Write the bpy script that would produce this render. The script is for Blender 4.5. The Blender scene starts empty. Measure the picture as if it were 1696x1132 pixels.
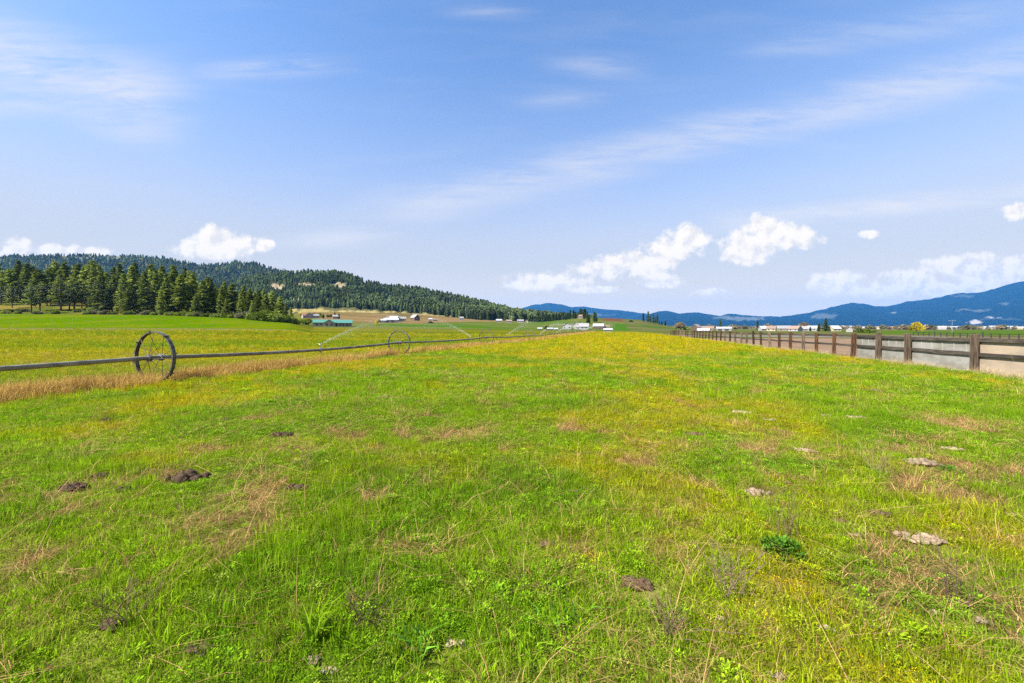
import bpy, math, random
import numpy as np

# ------------------------------------------------------------------ camera, world, sun, exposure
scene = bpy.context.scene
C = scene.collection
random.seed(7)
RNG = np.random.default_rng(7)
F, CX, HY, CAMH = 650.0, 848.0, 546.0, 1.6      # focal length and principal column in photo pixels, horizon row, eye height

cam_d = bpy.data.cameras.new('camera')
cam = bpy.data.objects.new('camera', cam_d)
C.objects.link(cam)
cam.location = (0, 0, CAMH)
cam.rotation_euler = (math.radians(90), 0, 0)
cam_d.sensor_width = 36.0
cam_d.lens = 36.0 * F / 1696.0
cam_d.shift_y = -(566.0 - HY) / 1696.0
cam_d.clip_start = 0.05
cam_d.clip_end = 60000
scene.camera = cam

SUN_AZ = math.radians(-118)      # measured from +Y towards +X: the sun stands to the left, a little behind the camera
SUN_EL = math.radians(46)
sun_d = bpy.data.lights.new('sun', 'SUN')
sun_d.energy = 5.0
sun_d.angle = math.radians(0.5)
sun_d.color = (1.0, 0.95, 0.86)
sun = bpy.data.objects.new('sun', sun_d)
C.objects.link(sun)
sun.location = (-40, -20, 60)
sun.rotation_euler = (math.radians(90) - SUN_EL, 0, math.pi - SUN_AZ)

scene.view_settings.view_transform = 'Standard'
scene.view_settings.look = 'None'
scene.view_settings.gamma = 1.0
scene.view_settings.use_curve_mapping = False
scene.view_settings.exposure = 1.4
scene.render.engine = 'CYCLES'
cy = scene.cycles
cy.max_bounces = 5
cy.diffuse_bounces = 3
cy.glossy_bounces = 2
cy.transmission_bounces = 3
cy.transparent_max_bounces = 8
cy.volume_bounces = 0
cy.use_denoising = False
cy.caustics_reflective = False
cy.caustics_refractive = False


class NT:
    """small helper for writing node maths"""
    def __init__(self, tree):
        self.t = tree

    def n(self, typ, **kw):
        nd = self.t.nodes.new(typ)
        for k, v in kw.items():
            setattr(nd, k, v)
        return nd

    def lk(self, a, b):
        self.t.links.new(a, b)

    def put(self, sock, v):
        if v is None:
            return
        if hasattr(v, 'is_linked'):
            self.lk(v, sock)
        else:
            sock.default_value = v

    def m(self, op, a, b=None, c=None, clamp=False):
        nd = self.n('ShaderNodeMath', operation=op, use_clamp=clamp)
        self.put(nd.inputs[0], a)
        self.put(nd.inputs[1], b)
        self.put(nd.inputs[2], c)
        return nd.outputs[0]

    def ramp(self, v, lo, hi, to0=0.0, to1=1.0):
        nd = self.n('ShaderNodeMapRange', interpolation_type='SMOOTHSTEP')
        self.put(nd.inputs[0], v)
        nd.inputs[1].default_value = lo
        nd.inputs[2].default_value = hi
        nd.inputs[3].default_value = to0
        nd.inputs[4].default_value = to1
        return nd.outputs[0]

    def mix(self, fac, a, b, blend='MIX'):
        nd = self.n('ShaderNodeMix', data_type='RGBA', blend_type=blend)
        self.put(nd.inputs['Factor'], fac)
        for s, v in ((nd.inputs[6], a), (nd.inputs[7], b)):
            if isinstance(v, (tuple, list)) and len(v) == 3:
                v = (*v, 1)
            self.put(s, v)
        return nd.outputs[2]

    def noise(self, vec, scale, detail=4, rough=0.55, dist=0.0, dims='3D'):
        nd = self.n('ShaderNodeTexNoise', noise_dimensions=dims)
        if vec is not None:
            self.lk(vec, nd.inputs['Vector'])
        nd.inputs['Scale'].default_value = scale
        nd.inputs['Detail'].default_value = detail
        nd.inputs['Roughness'].default_value = rough
        nd.inputs['Distortion'].default_value = dist
        return nd.outputs['Fac']


def make_world():
    w = bpy.data.worlds.new('World')
    scene.world = w
    w.use_nodes = True
    t = w.node_tree
    t.nodes.clear()
    k = NT(t)
    sky = k.n('ShaderNodeTexSky', sky_type='NISHITA')
    sky.sun_disc = False
    sky.sun_elevation = SUN_EL
    sky.sun_rotation = SUN_AZ
    sky.altitude = 600
    sky.air_density = 1.0
    sky.dust_density = 0.6
    sky.ozone_density = 1.6
    co = k.n('ShaderNodeTexCoord').outputs['Generated']
    sp = k.n('ShaderNodeSeparateXYZ')
    k.lk(co, sp.inputs[0])
    x, y, z = sp.outputs
    ya = k.m('MAXIMUM', k.m('ABSOLUTE', y), 0.05)
    u = k.m('DIVIDE', x, ya)
    v = k.m('DIVIDE', z, ya)
    cmb = k.n('ShaderNodeCombineXYZ')
    k.lk(u, cmb.inputs[0]); k.lk(v, cmb.inputs[1]); k.lk(k.m('SIGN', y), cmb.inputs[2])
    uv = cmb.outputs[0]
    # cumulus: a set of puffs in fixed directions of the sky, broken up by noise
    puffs = [(1140, 393, 34, 17), (1112, 414, 48, 18), (1060, 434, 58, 19), (1005, 447, 55, 15), (905, 466, 66, 15),
             (868, 470, 34, 9), (1095, 467, 38, 11), (1270, 382, 38, 23), (1248, 408, 52, 24), (1318, 394, 38, 18),
             (1232, 426, 40, 13), (1388, 470, 46, 18), (1508, 470, 46, 21), (1560, 440, 36, 15), (1640, 452, 66, 25),
             (1440, 389, 18, 7), (1682, 351, 24, 12), (352, 394, 40, 17), (390, 408, 46, 20), (330, 410, 40, 15),
             (436, 408, 20, 10), (25, 410, 24, 14), (85, 414, 24, 10), (135, 418, 40, 10), (1185, 484, 30, 6), (990, 480, 40, 6),
             (1560, 480, 140, 12), (1800, 440, 90, 30), (-80, 415, 70, 18), (-260, 380, 80, 26), (2050, 420, 110, 34)]
    best = None
    for (px, py, rx, ry) in puffs:
        du = k.m('MULTIPLY', k.m('SUBTRACT', u, (px - CX) / F), F / (rx * 1.12))
        dv = k.m('MULTIPLY', k.m('SUBTRACT', v, (HY - py) / F), F / (ry * 1.15))
        e = k.m('SUBTRACT', 1.0, k.m('SQRT', k.m('ADD', k.m('MULTIPLY', du, du), k.m('MULTIPLY', dv, dv))))
        best = e if best is None else k.m('SMOOTH_MAX', best, e, 0.25)
    n1 = k.noise(uv, 19, 7, 0.62)
    d = k.m('ADD', best, k.m('MULTIPLY', k.m('SUBTRACT', n1, 0.5), 2.3))
    cum = k.ramp(d, -0.16, 0.40)
    # cirrus: soft streaks
    def line_mask(px0, py0, px1, py1, wid):
        u0, v0, u1, v1 = (px0 - CX) / F, (HY - py0) / F, (px1 - CX) / F, (HY - py1) / F
        L = math.hypot(u1 - u0, v1 - v0)
        nx, ny = -(v1 - v0) / L, (u1 - u0) / L
        tx, ty = (u1 - u0) / L, (v1 - v0) / L
        s = k.m('ADD', k.m('MULTIPLY', k.m('SUBTRACT', u, u0), nx), k.m('MULTIPLY', k.m('SUBTRACT', v, v0), ny))
        a = k.m('ADD', k.m('MULTIPLY', k.m('SUBTRACT', u, u0), tx), k.m('MULTIPLY', k.m('SUBTRACT', v, v0), ty))
        e1 = k.ramp(k.m('ABSOLUTE', s), 0.0, wid, 1.0, 0.0)
        e2 = k.m('MULTIPLY', k.ramp(a, -0.1, 0.15), k.ramp(a, L - 0.15, L + 0.1, 1.0, 0.0))
        return k.m('MULTIPLY', e1, e2)
    st = k.n('ShaderNodeMapping')
    st.inputs['Rotation'].default_value = (0, 0, math.radians(-14))
    st.inputs['Scale'].default_value = (1.0, 6.5, 1.0)
    k.lk(uv, st.inputs[0])
    n2 = k.noise(st.outputs[0], 2.2, 5, 0.55, 0.4)
    n3 = k.noise(st.outputs[0], 6.5, 7, 0.62, 0.5)
    streak = None
    for args, amp in (((640, 350, 1750, 90, 0.085), 0.6), ((1180, 372, 1760, 312, 0.04), 1.0), ((-120, 60, 300, 190, 0.16), 0.85),
                      ((-60, 165, 260, 185, 0.06), 0.5), ((330, 120, 560, 108, 0.045), 0.5), ((930, 105, 1050, 110, 0.05), 0.45),
                      ((880, 170, 970, 165, 0.035), 0.45), ((760, 20, 850, 22, 0.03), 0.45), ((480, 402, 640, 388, 0.04), 0.9),
                      ((1240, 90, 1700, 10, 0.06), 0.3), ((600, 330, 1000, 290, 0.08), 0.3)):
        mk = k.m('MULTIPLY', line_mask(*args), amp)
        streak = mk if streak is None else k.m('MAXIMUM', streak, mk)
    cir = k.m('MULTIPLY', streak, k.ramp(k.m('ADD', k.m('MULTIPLY', n2, 0.6), k.m('MULTIPLY', n3, 0.4)), 0.30, 0.62))
    cir = k.m('ADD', cir, k.m('MULTIPLY', k.ramp(n2, 0.45, 0.8), 0.10))
    # thin bright air along the horizon
    low = k.ramp(z, 0.0, 0.62, 0.92, 0.0)
    hazy = k.ramp(z, 0.0, 0.36, 0.92, 0.0)
    base = k.mix(1.0, sky.outputs[0], (SKY_GAIN[0], SKY_GAIN[1], SKY_GAIN[2]), 'MULTIPLY')
    c1 = k.mix(hazy, k.mix(low, base, HORIZON), (2.9, 2.72, 2.3))
    c1 = k.mix(k.ramp(z, 0.0, 0.17, 0.85, 0.0), c1, (4.3, 3.6, 2.5))
    c2 = k.mix(k.m('MULTIPLY', cir, 0.9, clamp=True), c1, CIRRUS)
    sh = k.n('ShaderNodeVectorMath', operation='ADD')
    k.lk(uv, sh.inputs[0])
    sh.inputs[1].default_value = (-0.012, 0.016, 0.0)
    lit = k.m('SUBTRACT', n1, k.noise(sh.outputs[0], 19, 7, 0.62))
    shade = k.mix(k.ramp(lit, -0.16, 0.06), CLOUD2, CLOUD)
    c3 = k.mix(k.m('MULTIPLY', cum, 0.95), c2, shade)
    bg = k.n('ShaderNodeBackground')
    k.lk(c3, bg.inputs[0])
    bg.inputs[1].default_value = SKY_STRENGTH
    out = k.n('ShaderNodeOutputWorld')
    k.lk(bg.outputs[0], out.inputs[0])


SKY_STRENGTH = 0.109
SKY_GAIN = (0.72, 0.85, 0.98)
HORIZON = (2.25, 2.18, 2.2)
CIRRUS = (3.1, 3.05, 3.1)
CLOUD = (4.3, 3.9, 3.3)
CLOUD2 = (3.35, 3.15, 2.85)
make_world()


# ------------------------------------------------------------------ helpers
def tag(o, label=None, cat=None, group=None, kind=None):
    if label: o['label'] = label
    if cat: o['category'] = cat
    if group: o['group'] = group
    if kind: o['kind'] = kind
    return o


def link_mesh(name, me, mat=None, parent=None, smooth=False):
    if mat is not None:
        if len(me.materials) and me.materials[0] != mat:
            me = me.copy()
            me.materials.clear()
        if not len(me.materials):
            me.materials.append(mat)
    if smooth:
        me.shade_smooth()
    o = bpy.data.objects.new(name, me)
    C.objects.link(o)
    if parent is not None:
        o.parent = parent
    return o


def empty(name, loc=(0, 0, 0), rz=0.0, parent=None):
    o = bpy.data.objects.new(name, None)
    o.empty_display_size = 0.3
    C.objects.link(o)
    o.location = loc
    o.rotation_euler = (0, 0, rz)
    if parent is not None:
        o.parent = parent
    return o


def big_mesh(name, verts, quads=None, tris=None, attrs=None):
    """mesh from numpy arrays; attrs: {name: (type, domain, array)}"""
    me = bpy.data.meshes.new(name)
    loops, starts = [], []
    pos = 0
    if quads is not None and len(quads):
        loops.append(np.asarray(quads).ravel()); starts.append(np.arange(len(quads)) * 4 + pos); pos += 4 * len(quads)
    if tris is not None and len(tris):
        loops.append(np.asarray(tris).ravel()); starts.append(np.arange(len(tris)) * 3 + pos); pos += 3 * len(tris)
    me.vertices.add(len(verts))
    me.vertices.foreach_set('co', np.asarray(verts, np.float32).ravel())
    if loops:
        lp = np.concatenate(loops).astype(np.int32)
        stt = np.concatenate(starts).astype(np.int32)
        me.loops.add(len(lp))
        me.loops.foreach_set('vertex_index', lp)
        me.polygons.add(len(stt))
        me.polygons.foreach_set('loop_start', stt)
    for k, (ty, dom, arr) in (attrs or {}).items():
        a = me.attributes.new(k, ty, dom)
        key = {'FLOAT': 'value', 'INT': 'value', 'FLOAT_VECTOR': 'vector', 'FLOAT_COLOR': 'color'}[ty]
        a.data.foreach_set(key, np.asarray(arr).ravel())
    me.update(calc_edges=True)
    me.validate()
    return me


class MB:
    """collects boxes, tubes and polygons into one mesh"""
    def __init__(self):
        self.v, self.f = [], []

    def poly(self, pts):
        b = len(self.v)
        self.v += [tuple(p) for p in pts]
        self.f.append(list(range(b, b + len(pts))))

    def box(self, x0, x1, y0, y1, z0, z1, bev=0.0):
        b = len(self.v)
        self.v += [(x, y, z) for z in (z0, z1) for (x, y) in ((x0, y0), (x1, y0), (x1, y1), (x0, y1))]
        for q in ((0, 3, 2, 1), (4, 5, 6, 7), (0, 1, 5, 4), (1, 2, 6, 5), (2, 3, 7, 6), (3, 0, 4, 7)):
            self.f.append([b + i for i in q])

    def tube(self, pts, rad, seg=8, cap=True):
        pts = [np.array(p, float) for p in pts]
        rads = rad if isinstance(rad, (list, tuple)) else [rad] * len(pts)
        rings = []
        up = np.array((0, 0, 1.0))
        for i, p in enumerate(pts):
            d = pts[min(i + 1, len(pts) - 1)] - pts[max(i - 1, 0)]
            d /= (np.linalg.norm(d) + 1e-9)
            a = np.cross(d, up)
            if np.linalg.norm(a) < 0.05:
                a = np.cross(d, np.array((1.0, 0, 0)))
            a /= np.linalg.norm(a)
            b = np.cross(a, d)
            base = len(self.v)
            for s in range(seg):
                t = 2 * math.pi * s / seg
                q = p + rads[i] * (math.cos(t) * a + math.sin(t) * b)
                self.v.append(tuple(q))
            rings.append(base)
        for r0, r1 in zip(rings, rings[1:]):
            for s in range(seg):
                s2 = (s + 1) % seg
                self.f.append([r0 + s, r0 + s2, r1 + s2, r1 + s])
        if cap:
            self.f.append([rings[0] + s for s in range(seg)][::-1])
            self.f.append([rings[-1] + s for s in range(seg)])

    def mesh(self, name):
        me = bpy.data.meshes.new(name)
        me.from_pydata(self.v, [], self.f)
        me.update()
        return me

    def build(self, name, mat, parent=None, smooth=False):
        return link_mesh(name, self.mesh(name), mat, parent, smooth)


def copy_tree(o, parent=None, depth=0):
    c = o.copy()
    C.objects.link(c)
    if parent is not None:
        c.parent = parent
    for ch in list(o.children):
        copy_tree(ch, c, depth + 1)
    return c


# value noise in numpy
_P = np.random.default_rng(99).random((512, 512)).astype(np.float64)


def vnoise(x, y):
    xi, yi = np.floor(x).astype(int), np.floor(y).astype(int)
    fx, fy = x - xi, y - yi
    fx, fy = fx * fx * (3 - 2 * fx), fy * fy * (3 - 2 * fy)
    g = lambda a, b: _P[a % 512, b % 512]
    return (g(xi, yi) * (1 - fx) + g(xi + 1, yi) * fx) * (1 - fy) + (g(xi, yi + 1) * (1 - fx) + g(xi + 1, yi + 1) * fx) * fy


def fbm(x, y, oct=4, gain=0.5):
    x, y = np.asarray(x, float), np.asarray(y, float)
    s, a, tot = 0.0, 1.0, 0.0
    for i in range(oct):
        s = s + a * vnoise(x + 17.3 * i, y + 41.7 * i)
        tot += a
        a *= gain
        x, y = x * 2.03, y * 2.03
    return s / tot


def sstep(v, lo, hi):
    t = np.clip((np.asarray(v, float) - lo) / (hi - lo), 0, 1)
    return t * t * (3 - 2 * t)


# ------------------------------------------------------------------ terrain
ROWS = np.array([40, 60, 90, 130, 180, 200, 266, 330, 420, 550, 620, 700, 900, 1300, 2000, 4000, 9000, 16000], float)
COLS = {   # photo column -> height of the land at each of the distances above
    -500: [0, 0, 1.8, 4.3, 8.6, 10.4, 27, 39, 50, 52, 52, 52, 52, 52, 52, 52, 52, 52],
    0:    [0, 0, 1.75, 4.2, 8.5, 10.2, 24.8, 36, 47, 50, 50, 50, 50, 50, 50, 50, 50, 50],
    250:  [0, 0, 1.75, 4.1, 8.0, 9.5, 20, 29, 38, 40, 40, 40, 45, 50, 50, 50, 50, 50],
    400:  [0, 0, 1.7, 3.6, 6.7, 7.8, 14, 21, 28, 32, 34, 36, 45, 50, 50, 50, 50, 50],
    480:  [0, 0, 1.5, 2.8, 4.6, 5.2, 7.4, 10, 14, 19, 22, 27, 40, 50, 50, 50, 50, 50],
    520:  [0, 0, 0.8, 1.4, 2.0, 2.3, 3.65, 6.4, 12.4, 20, 25, 31, 45, 50, 50, 50, 50, 50],
    650:  [0, 0, 0.8, 1.2, 1.6, 1.8, 3.2, 5.7, 9.6, 16, 21, 27.5, 44, 50, 50, 50, 50, 50],
    800:  [0, 0, 0.6, 1.0, 1.3, 1.5, 2.2, 3.6, 6.4, 11.5, 14, 17.5, 27, 40, 50, 50, 50, 50],
    900:  [0, 0, 0.4, 0.7, 1.0, 1.1, 1.6, 2.1, 4.6, 10, 12.5, 15, 21, 30, 40, 50, 60, 60],
    960:  [0, 0, 0.2, 0.5, 0.7, 0.7, 0.9, 1.6, 4.0, 15.5, 20, 22, 24, 24, 30, 40, 60, 60],
    1010: [0, 0, 0, 0.2, 0.4, 0.5, 0.6, 1.0, 3.4, 11.5, 18, 22, 20, 18, 25, 40, 60, 60],
    1060: [0, 0, 0, 0.1, 0.3, 0.3, 0.4, 0.7, 2.8, 9, 14.5, 19, 15, 14, 20, 40, 60, 60],
    1110: [0, 0, 0, 0, 0.2, 0.2, 0.3, 0.5, 1.5, 4, 6, 8, 8, 10, 16, 38, 60, 60],
    1160: [0, 0, 0, 0, 0, 0, 0.1, 0.3, 0.8, 1.4, 1.8, 2.4, 4, 7, 13, 34, 60, 60],
    1300: [0, 0, -0.1, 0, 0, 0, 0.1, 0.3, 0.8, 1.0, 1.2, 1.6, 3, 6, 13, 32, 60, 60],
    1700: [0, -0.25, -0.45, -0.3, 0, 0, 0.1, 0.3, 0.8, 1.0, 1.2, 1.6, 3, 6, 13, 32, 60, 60],
    2300: [0, -0.25, -0.45, -0.3, 0, 0, 0.1, 0.3, 0.8, 1.0, 1.2, 1.6, 3, 6, 13, 32, 60, 60],
}
CPX = np.array(sorted(COLS), float)
CZ = np.array([COLS[int(c)] for c in CPX], float)


def H(x, y):
    """height of the land"""
    x, y = np.asarray(x, float), np.asarray(y, float)
    yy = np.maximum(y, 1.0)
    px = np.clip(CX + F * x / yy, CPX[0], CPX[-1])
    i = np.clip(np.searchsorted(CPX, px, side='right') - 1, 0, len(CPX) - 2)
    t = (px - CPX[i]) / (CPX[i + 1] - CPX[i])
    yc = np.clip(yy, ROWS[0], ROWS[-1])
    j = np.clip(np.searchsorted(ROWS, yc, side='right') - 1, 0, len(ROWS) - 2)
    s = (yc - ROWS[j]) / (ROWS[j + 1] - ROWS[j])
    z = (CZ[i, j] * (1 - t) + CZ[i + 1, j] * t) * (1 - s) + (CZ[i, j + 1] * (1 - t) + CZ[i + 1, j + 1] * t) * s
    bump = 0.10 * (fbm(x * 0.25 + 50, y * 0.25 + 50, 3) - 0.5) + 0.05 * (fbm(x * 1.3 + 9, y * 1.3 + 3, 2) - 0.5)
    return z + bump * (1 + 4 * sstep(yy, 150, 700))


def P(px, Y):
    return ((px - CX) / F * Y, Y)


def PZ(px, Y):
    x, y = P(px, Y)
    return (x, y, float(H(x, y)))


# lines of the wheel line and of the fence
WHEELS = [(-14.3, -1.9), (-10.74, 11.8), (-7.2, 25.0), (-2.6, 39.6), (2.3, 53.0), (6.4, 66.5), (10.4, 80.2), (14.4, 94), (18.4, 108), (22.4, 121.5), (26.4, 135.5), (30.4, 149.5)]
PIPE_SLOPE = 0.265
FENCE_X0, FENCE_S = 13.2, 0.262


def pipe_x(y):
    ys = np.array([w[1] for w in WHEELS]); xs = np.array([w[0] for w in WHEELS])
    return np.interp(y, ys, xs)


def fence_x(y):
    return FENCE_X0 + FENCE_S * y


# colour of the land, worked out once so that soil and grass agree
def land_masks(x, y):
    x, y = np.asarray(x, float), np.asarray(y, float)
    r = np.hypot(x, y)
    big = fbm(x * 0.085 + 3, y * 0.085 + 8, 4)
    mid = fbm(x * 0.42 + 13, y * 0.42 + 5, 4)
    fine = fbm(x * 1.7 + 31, y * 1.7 + 77, 3)
    # a swathe of golden weeds runs along the meadow, right of the middle
    band = np.exp(-((x - (1.0 + 0.27 * y)) / (2.0 + 0.16 * np.abs(y))) ** 2)
    band2 = sstep(r, 9, 30) * 0.16 + sstep(r, 30, 70) * 0.08
    yel = sstep(big * 0.55 + mid * 0.55 + fine * 0.30 + band * 0.13 + band2 - 0.70 - 0.165 * (1 - sstep(r, 3, 18)), -0.02, 0.20)
    b2 = fbm(x * 0.8 + 113, y * 0.8 + 55, 3)
    b3 = fbm(x * 2.1 + 213, y * 2.1 + 155, 4)
    near = 1 - sstep(r, 5, 16)
    bare = sstep(b2 * 0.5 + b3 * 0.75 + 0.10 * near + 0.03 * sstep(x, 1, 6) - 0.775, 0.0, 0.12) * (1 - 0.85 * sstep(r, 14, 40))
    lush = sstep(fbm(x * 1.3 + 313, y * 1.3 + 255, 4), 0.50, 0.62)
    return yel, bare, lush


SOIL = np.array((0.105, 0.068, 0.034))
THATCH = np.array((0.20, 0.15, 0.055))
GREEN = np.array((0.205, 0.34, 0.008))
LUSH = np.array((0.11, 0.265, 0.008))
GOLD = np.array((0.50, 0.38, 0.008))


def mixc(a, b, t):
    t = np.asarray(t)[..., None]
    return a * (1 - t) + np.asarray(b) * t


def land_color(x, y):
    yel, bare, lush = land_masks(x, y)
    n = len(x)
    r = np.hypot(x, y)
    yy = np.maximum(y, 1.0)
    px = CX + F * x / yy
    far = sstep(r, 20, 70)
    c = np.tile(THATCH * 0.75 + GREEN * 0.25, (n, 1))
    c = mixc(c, SOIL, bare)
    g = mixc(mixc(np.tile(GREEN, (n, 1)), LUSH, lush * 0.7), GOLD * 0.85, yel)
    c = mixc(c, g, 0.25 + 0.6 * far)
    grain = fbm(x * 0.06 + 7, y * 0.03 + 2, 5)
    # fields beyond the wheel line
    left = (x < pipe_x(y) - 0.5).astype(float)
    bands = sstep(fbm(x * 0.012 + 5, y * 0.085 + 1, 4), 0.36, 0.62)
    olive = mixc(np.tile(np.array((0.115, 0.175, 0.012)), (n, 1)), (0.27, 0.23, 0.022), bands)
    t_l = sstep(pipe_x(np.clip(y, -2, 149)) + np.maximum(0, y - 149) * 0.28 - x, 0.5, 6) * sstep(y, -4, 25) * 0.85
    c = mixc(c, olive, t_l * (y > -4))
    # pale track and the bright green field below the pines
    edge = 92 + 6 * (fbm(x * 0.02, y * 0.0, 3) - 0.5)
    lf = 1 - sstep(px, 470, 520)
    track = lf * np.exp(-((y - edge + 4) / 3.0) ** 2)
    c = mixc(c, (0.30, 0.27, 0.12), track * 0.8)
    gf = lf * sstep(y, edge, edge + 3) * (1 - sstep(y, 178, 190))
    gcol = mixc(np.tile(np.array((0.135, 0.25, 0.002)), (n, 1)), (0.20, 0.265, 0.006), sstep(grain, 0.4, 0.62))
    c = mixc(c, gcol, gf)
    slope = lf * sstep(y, 178, 192)
    scol = mixc(np.tile(np.array((0.14, 0.17, 0.025)), (n, 1)), (0.31, 0.25, 0.05), sstep(fbm(x * 0.05, y * 0.05, 4), 0.42, 0.62))
    c = mixc(c, scol, slope)
    # middle: meadows, green strip, tan foot of the wooded hill
    mm = sstep(px, 480, 520) * (1 - sstep(px, 1090, 1112))
    mid_g = mixc(np.tile(np.array((0.12, 0.20, 0.022)), (n, 1)), (0.20, 0.22, 0.05), sstep(fbm(x * 0.02 + 4, y * 0.03, 4), 0.4, 0.62))
    c = mixc(c, mid_g, mm * sstep(y, 170, 240))
    strip = mm * sstep(px, 600, 660) * (1 - sstep(px, 790, 830)) * sstep(y, 282, 292) * (1 - sstep(y, 330, 345))
    c = mixc(c, (0.075, 0.21, 0.012), strip)
    tanc = mixc(np.tile(np.array((0.36, 0.235, 0.10)), (n, 1)), (0.21, 0.165, 0.05), sstep(fbm(x * 0.012 + 9, y * 0.018, 5), 0.40, 0.62))
    tan_from = np.interp(px, [480, 520, 600, 700, 800, 880, 960], [440, 425, 350, 390, 600, 680, 900])
    c = mixc(c, tanc, mm * sstep(y - tan_from, -25, 40) * (1 - sstep(px, 880, 960)))
    knoll = sstep(px, 985, 1005) * (1 - sstep(px, 1072, 1085)) * sstep(y, 560, 590)
    c = mixc(c, (0.21, 0.105, 0.05), knoll)
    gr2 = sstep(px, 1012, 1020) * (1 - sstep(px, 1060, 1064)) * sstep(y, 290, 300) * (1 - sstep(y, 500, 540))
    c = mixc(c, (0.085, 0.21, 0.016), gr2)
    pk = sstep(px, 1064, 1068) * (1 - sstep(px, 1150, 1190)) * sstep(y, 260, 280)
    c = mixc(c, (0.24, 0.18, 0.12), pk)
    # right of the fence: riding ground, green verge, road, farmland
    rf = sstep(x - fence_x(y), -0.25, 0.15) * (y > -60)
    end = sstep(y, 96, 100)
    dirt = mixc(np.tile(np.array((0.43, 0.30, 0.20)), (n, 1)), (0.36, 0.24, 0.155), sstep(fbm(x * 0.35, y * 0.9, 4), 0.35, 0.65))
    c = mixc(c, dirt, rf * (1 - sstep(y, 73, 75)))
    verge = rf * sstep(y, 73, 75)
    vg = mixc(np.tile(np.array((0.11, 0.18, 0.02)), (n, 1)), (0.22, 0.19, 0.08), sstep(fbm(x * 0.02, y * 0.05 + 3, 4), 0.4, 0.6))
    c = mixc(c, vg, verge)
    road = verge * sstep(y, 88, 90) * (1 - sstep(y, 108, 112)) * (1 - sstep(px, 1480, 1600) * 0.9)
    c = mixc(c, (0.30, 0.28, 0.25), road)
    c = mixc(c, (0.11, 0.20, 0.02), rf * sstep(px, 1400, 1500) * sstep(y, 120, 150) * (1 - sstep(y, 300, 420)))
    farp = sstep(px, 1100, 1150) * sstep(y, 420, 700)
    fc = mixc(np.tile(np.array((0.15, 0.17, 0.05)), (n, 1)), (0.26, 0.22, 0.13), sstep(fbm(x * 0.004, y * 0.006, 4), 0.4, 0.6))
    c = mixc(c, fc, farp)
    # pale bare strip at the foot of the fence
    fs = np.exp(-((x - fence_x(y) + 0.1) / 0.5) ** 2) * (y > 2) * (y < 100) * sstep(fbm(x * 0.5, y * 0.3 + 8, 3), 0.3, 0.6)
    c = mixc(c, (0.34, 0.27, 0.16), fs * 0.8)
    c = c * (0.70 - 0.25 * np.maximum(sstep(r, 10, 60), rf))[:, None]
    return np.clip(c, 0, 1)


def mat_land():
    m = bpy.data.materials.new('land')
    m.use_nodes = True
    k = NT(m.node_tree)
    b = m.node_tree.nodes['Principled BSDF']
    b.inputs['Roughness'].default_value = 0.95
    b.inputs['Specular IOR Level'].default_value = 0.0
    a = k.n('ShaderNodeAttribute', attribute_name='tint')
    pos = k.n('ShaderNodeNewGeometry').outputs['Position']
    n1 = k.noise(pos, 9.0, 5, 0.65)
    n2 = k.noise(pos, 0.5, 4, 0.6)
    v = k.m('ADD', k.m('MULTIPLY', n1, 0.9), k.m('MULTIPLY', n2, 0.5))
    v = k.ramp(v, 0.35, 1.05, 0.55, 1.4)
    cm = k.n('ShaderNodeCombineXYZ')
    for i in range(3):
        k.lk(v, cm.inputs[i])
    k.lk(k.mix(1.0, a.outputs['Color'], cm.outputs[0], 'MULTIPLY'), b.inputs['Base Color'])
    bp = k.n('ShaderNodeBump')
    bp.inputs['Strength'].default_value = 0.6
    bp.inputs['Distance'].default_value = 0.05
    k.lk(n1, bp.inputs['Height'])
    k.lk(bp.outputs[0], b.inputs['Normal'])
    return m


def build_ground():
    na, nr = 760, 620
    rr = np.concatenate([[0.0], np.geomspace(0.35, 24000, nr)])
    # finer angles ahead, coarse behind
    a_front = np.linspace(-math.radians(72), math.radians(72), na)
    a_back = np.linspace(math.radians(72), math.radians(288), 60)[1:-1]
    ang = np.concatenate([a_front, a_back])
    A, R = np.meshgrid(ang, rr, indexing='xy')
    X, Y = R * np.sin(A), R * np.cos(A)
    x, y = X.ravel(), Y.ravel()
    z = H(x, y)
    col = land_color(x, y)
    nA = len(ang)
    i = np.arange(len(rr) - 1)[:, None] * nA
    j = np.arange(nA)[None, :]
    j2 = (j + 1) % nA
    q = np.stack([i + j, i + j2, i + nA + j2, i + nA + j], -1).reshape(-1, 4)[:, ::-1]
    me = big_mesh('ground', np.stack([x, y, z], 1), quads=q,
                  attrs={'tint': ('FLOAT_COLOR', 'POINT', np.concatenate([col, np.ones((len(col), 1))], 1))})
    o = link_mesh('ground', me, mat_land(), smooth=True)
    tag(o, kind='structure')
    return o


build_ground()


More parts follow.
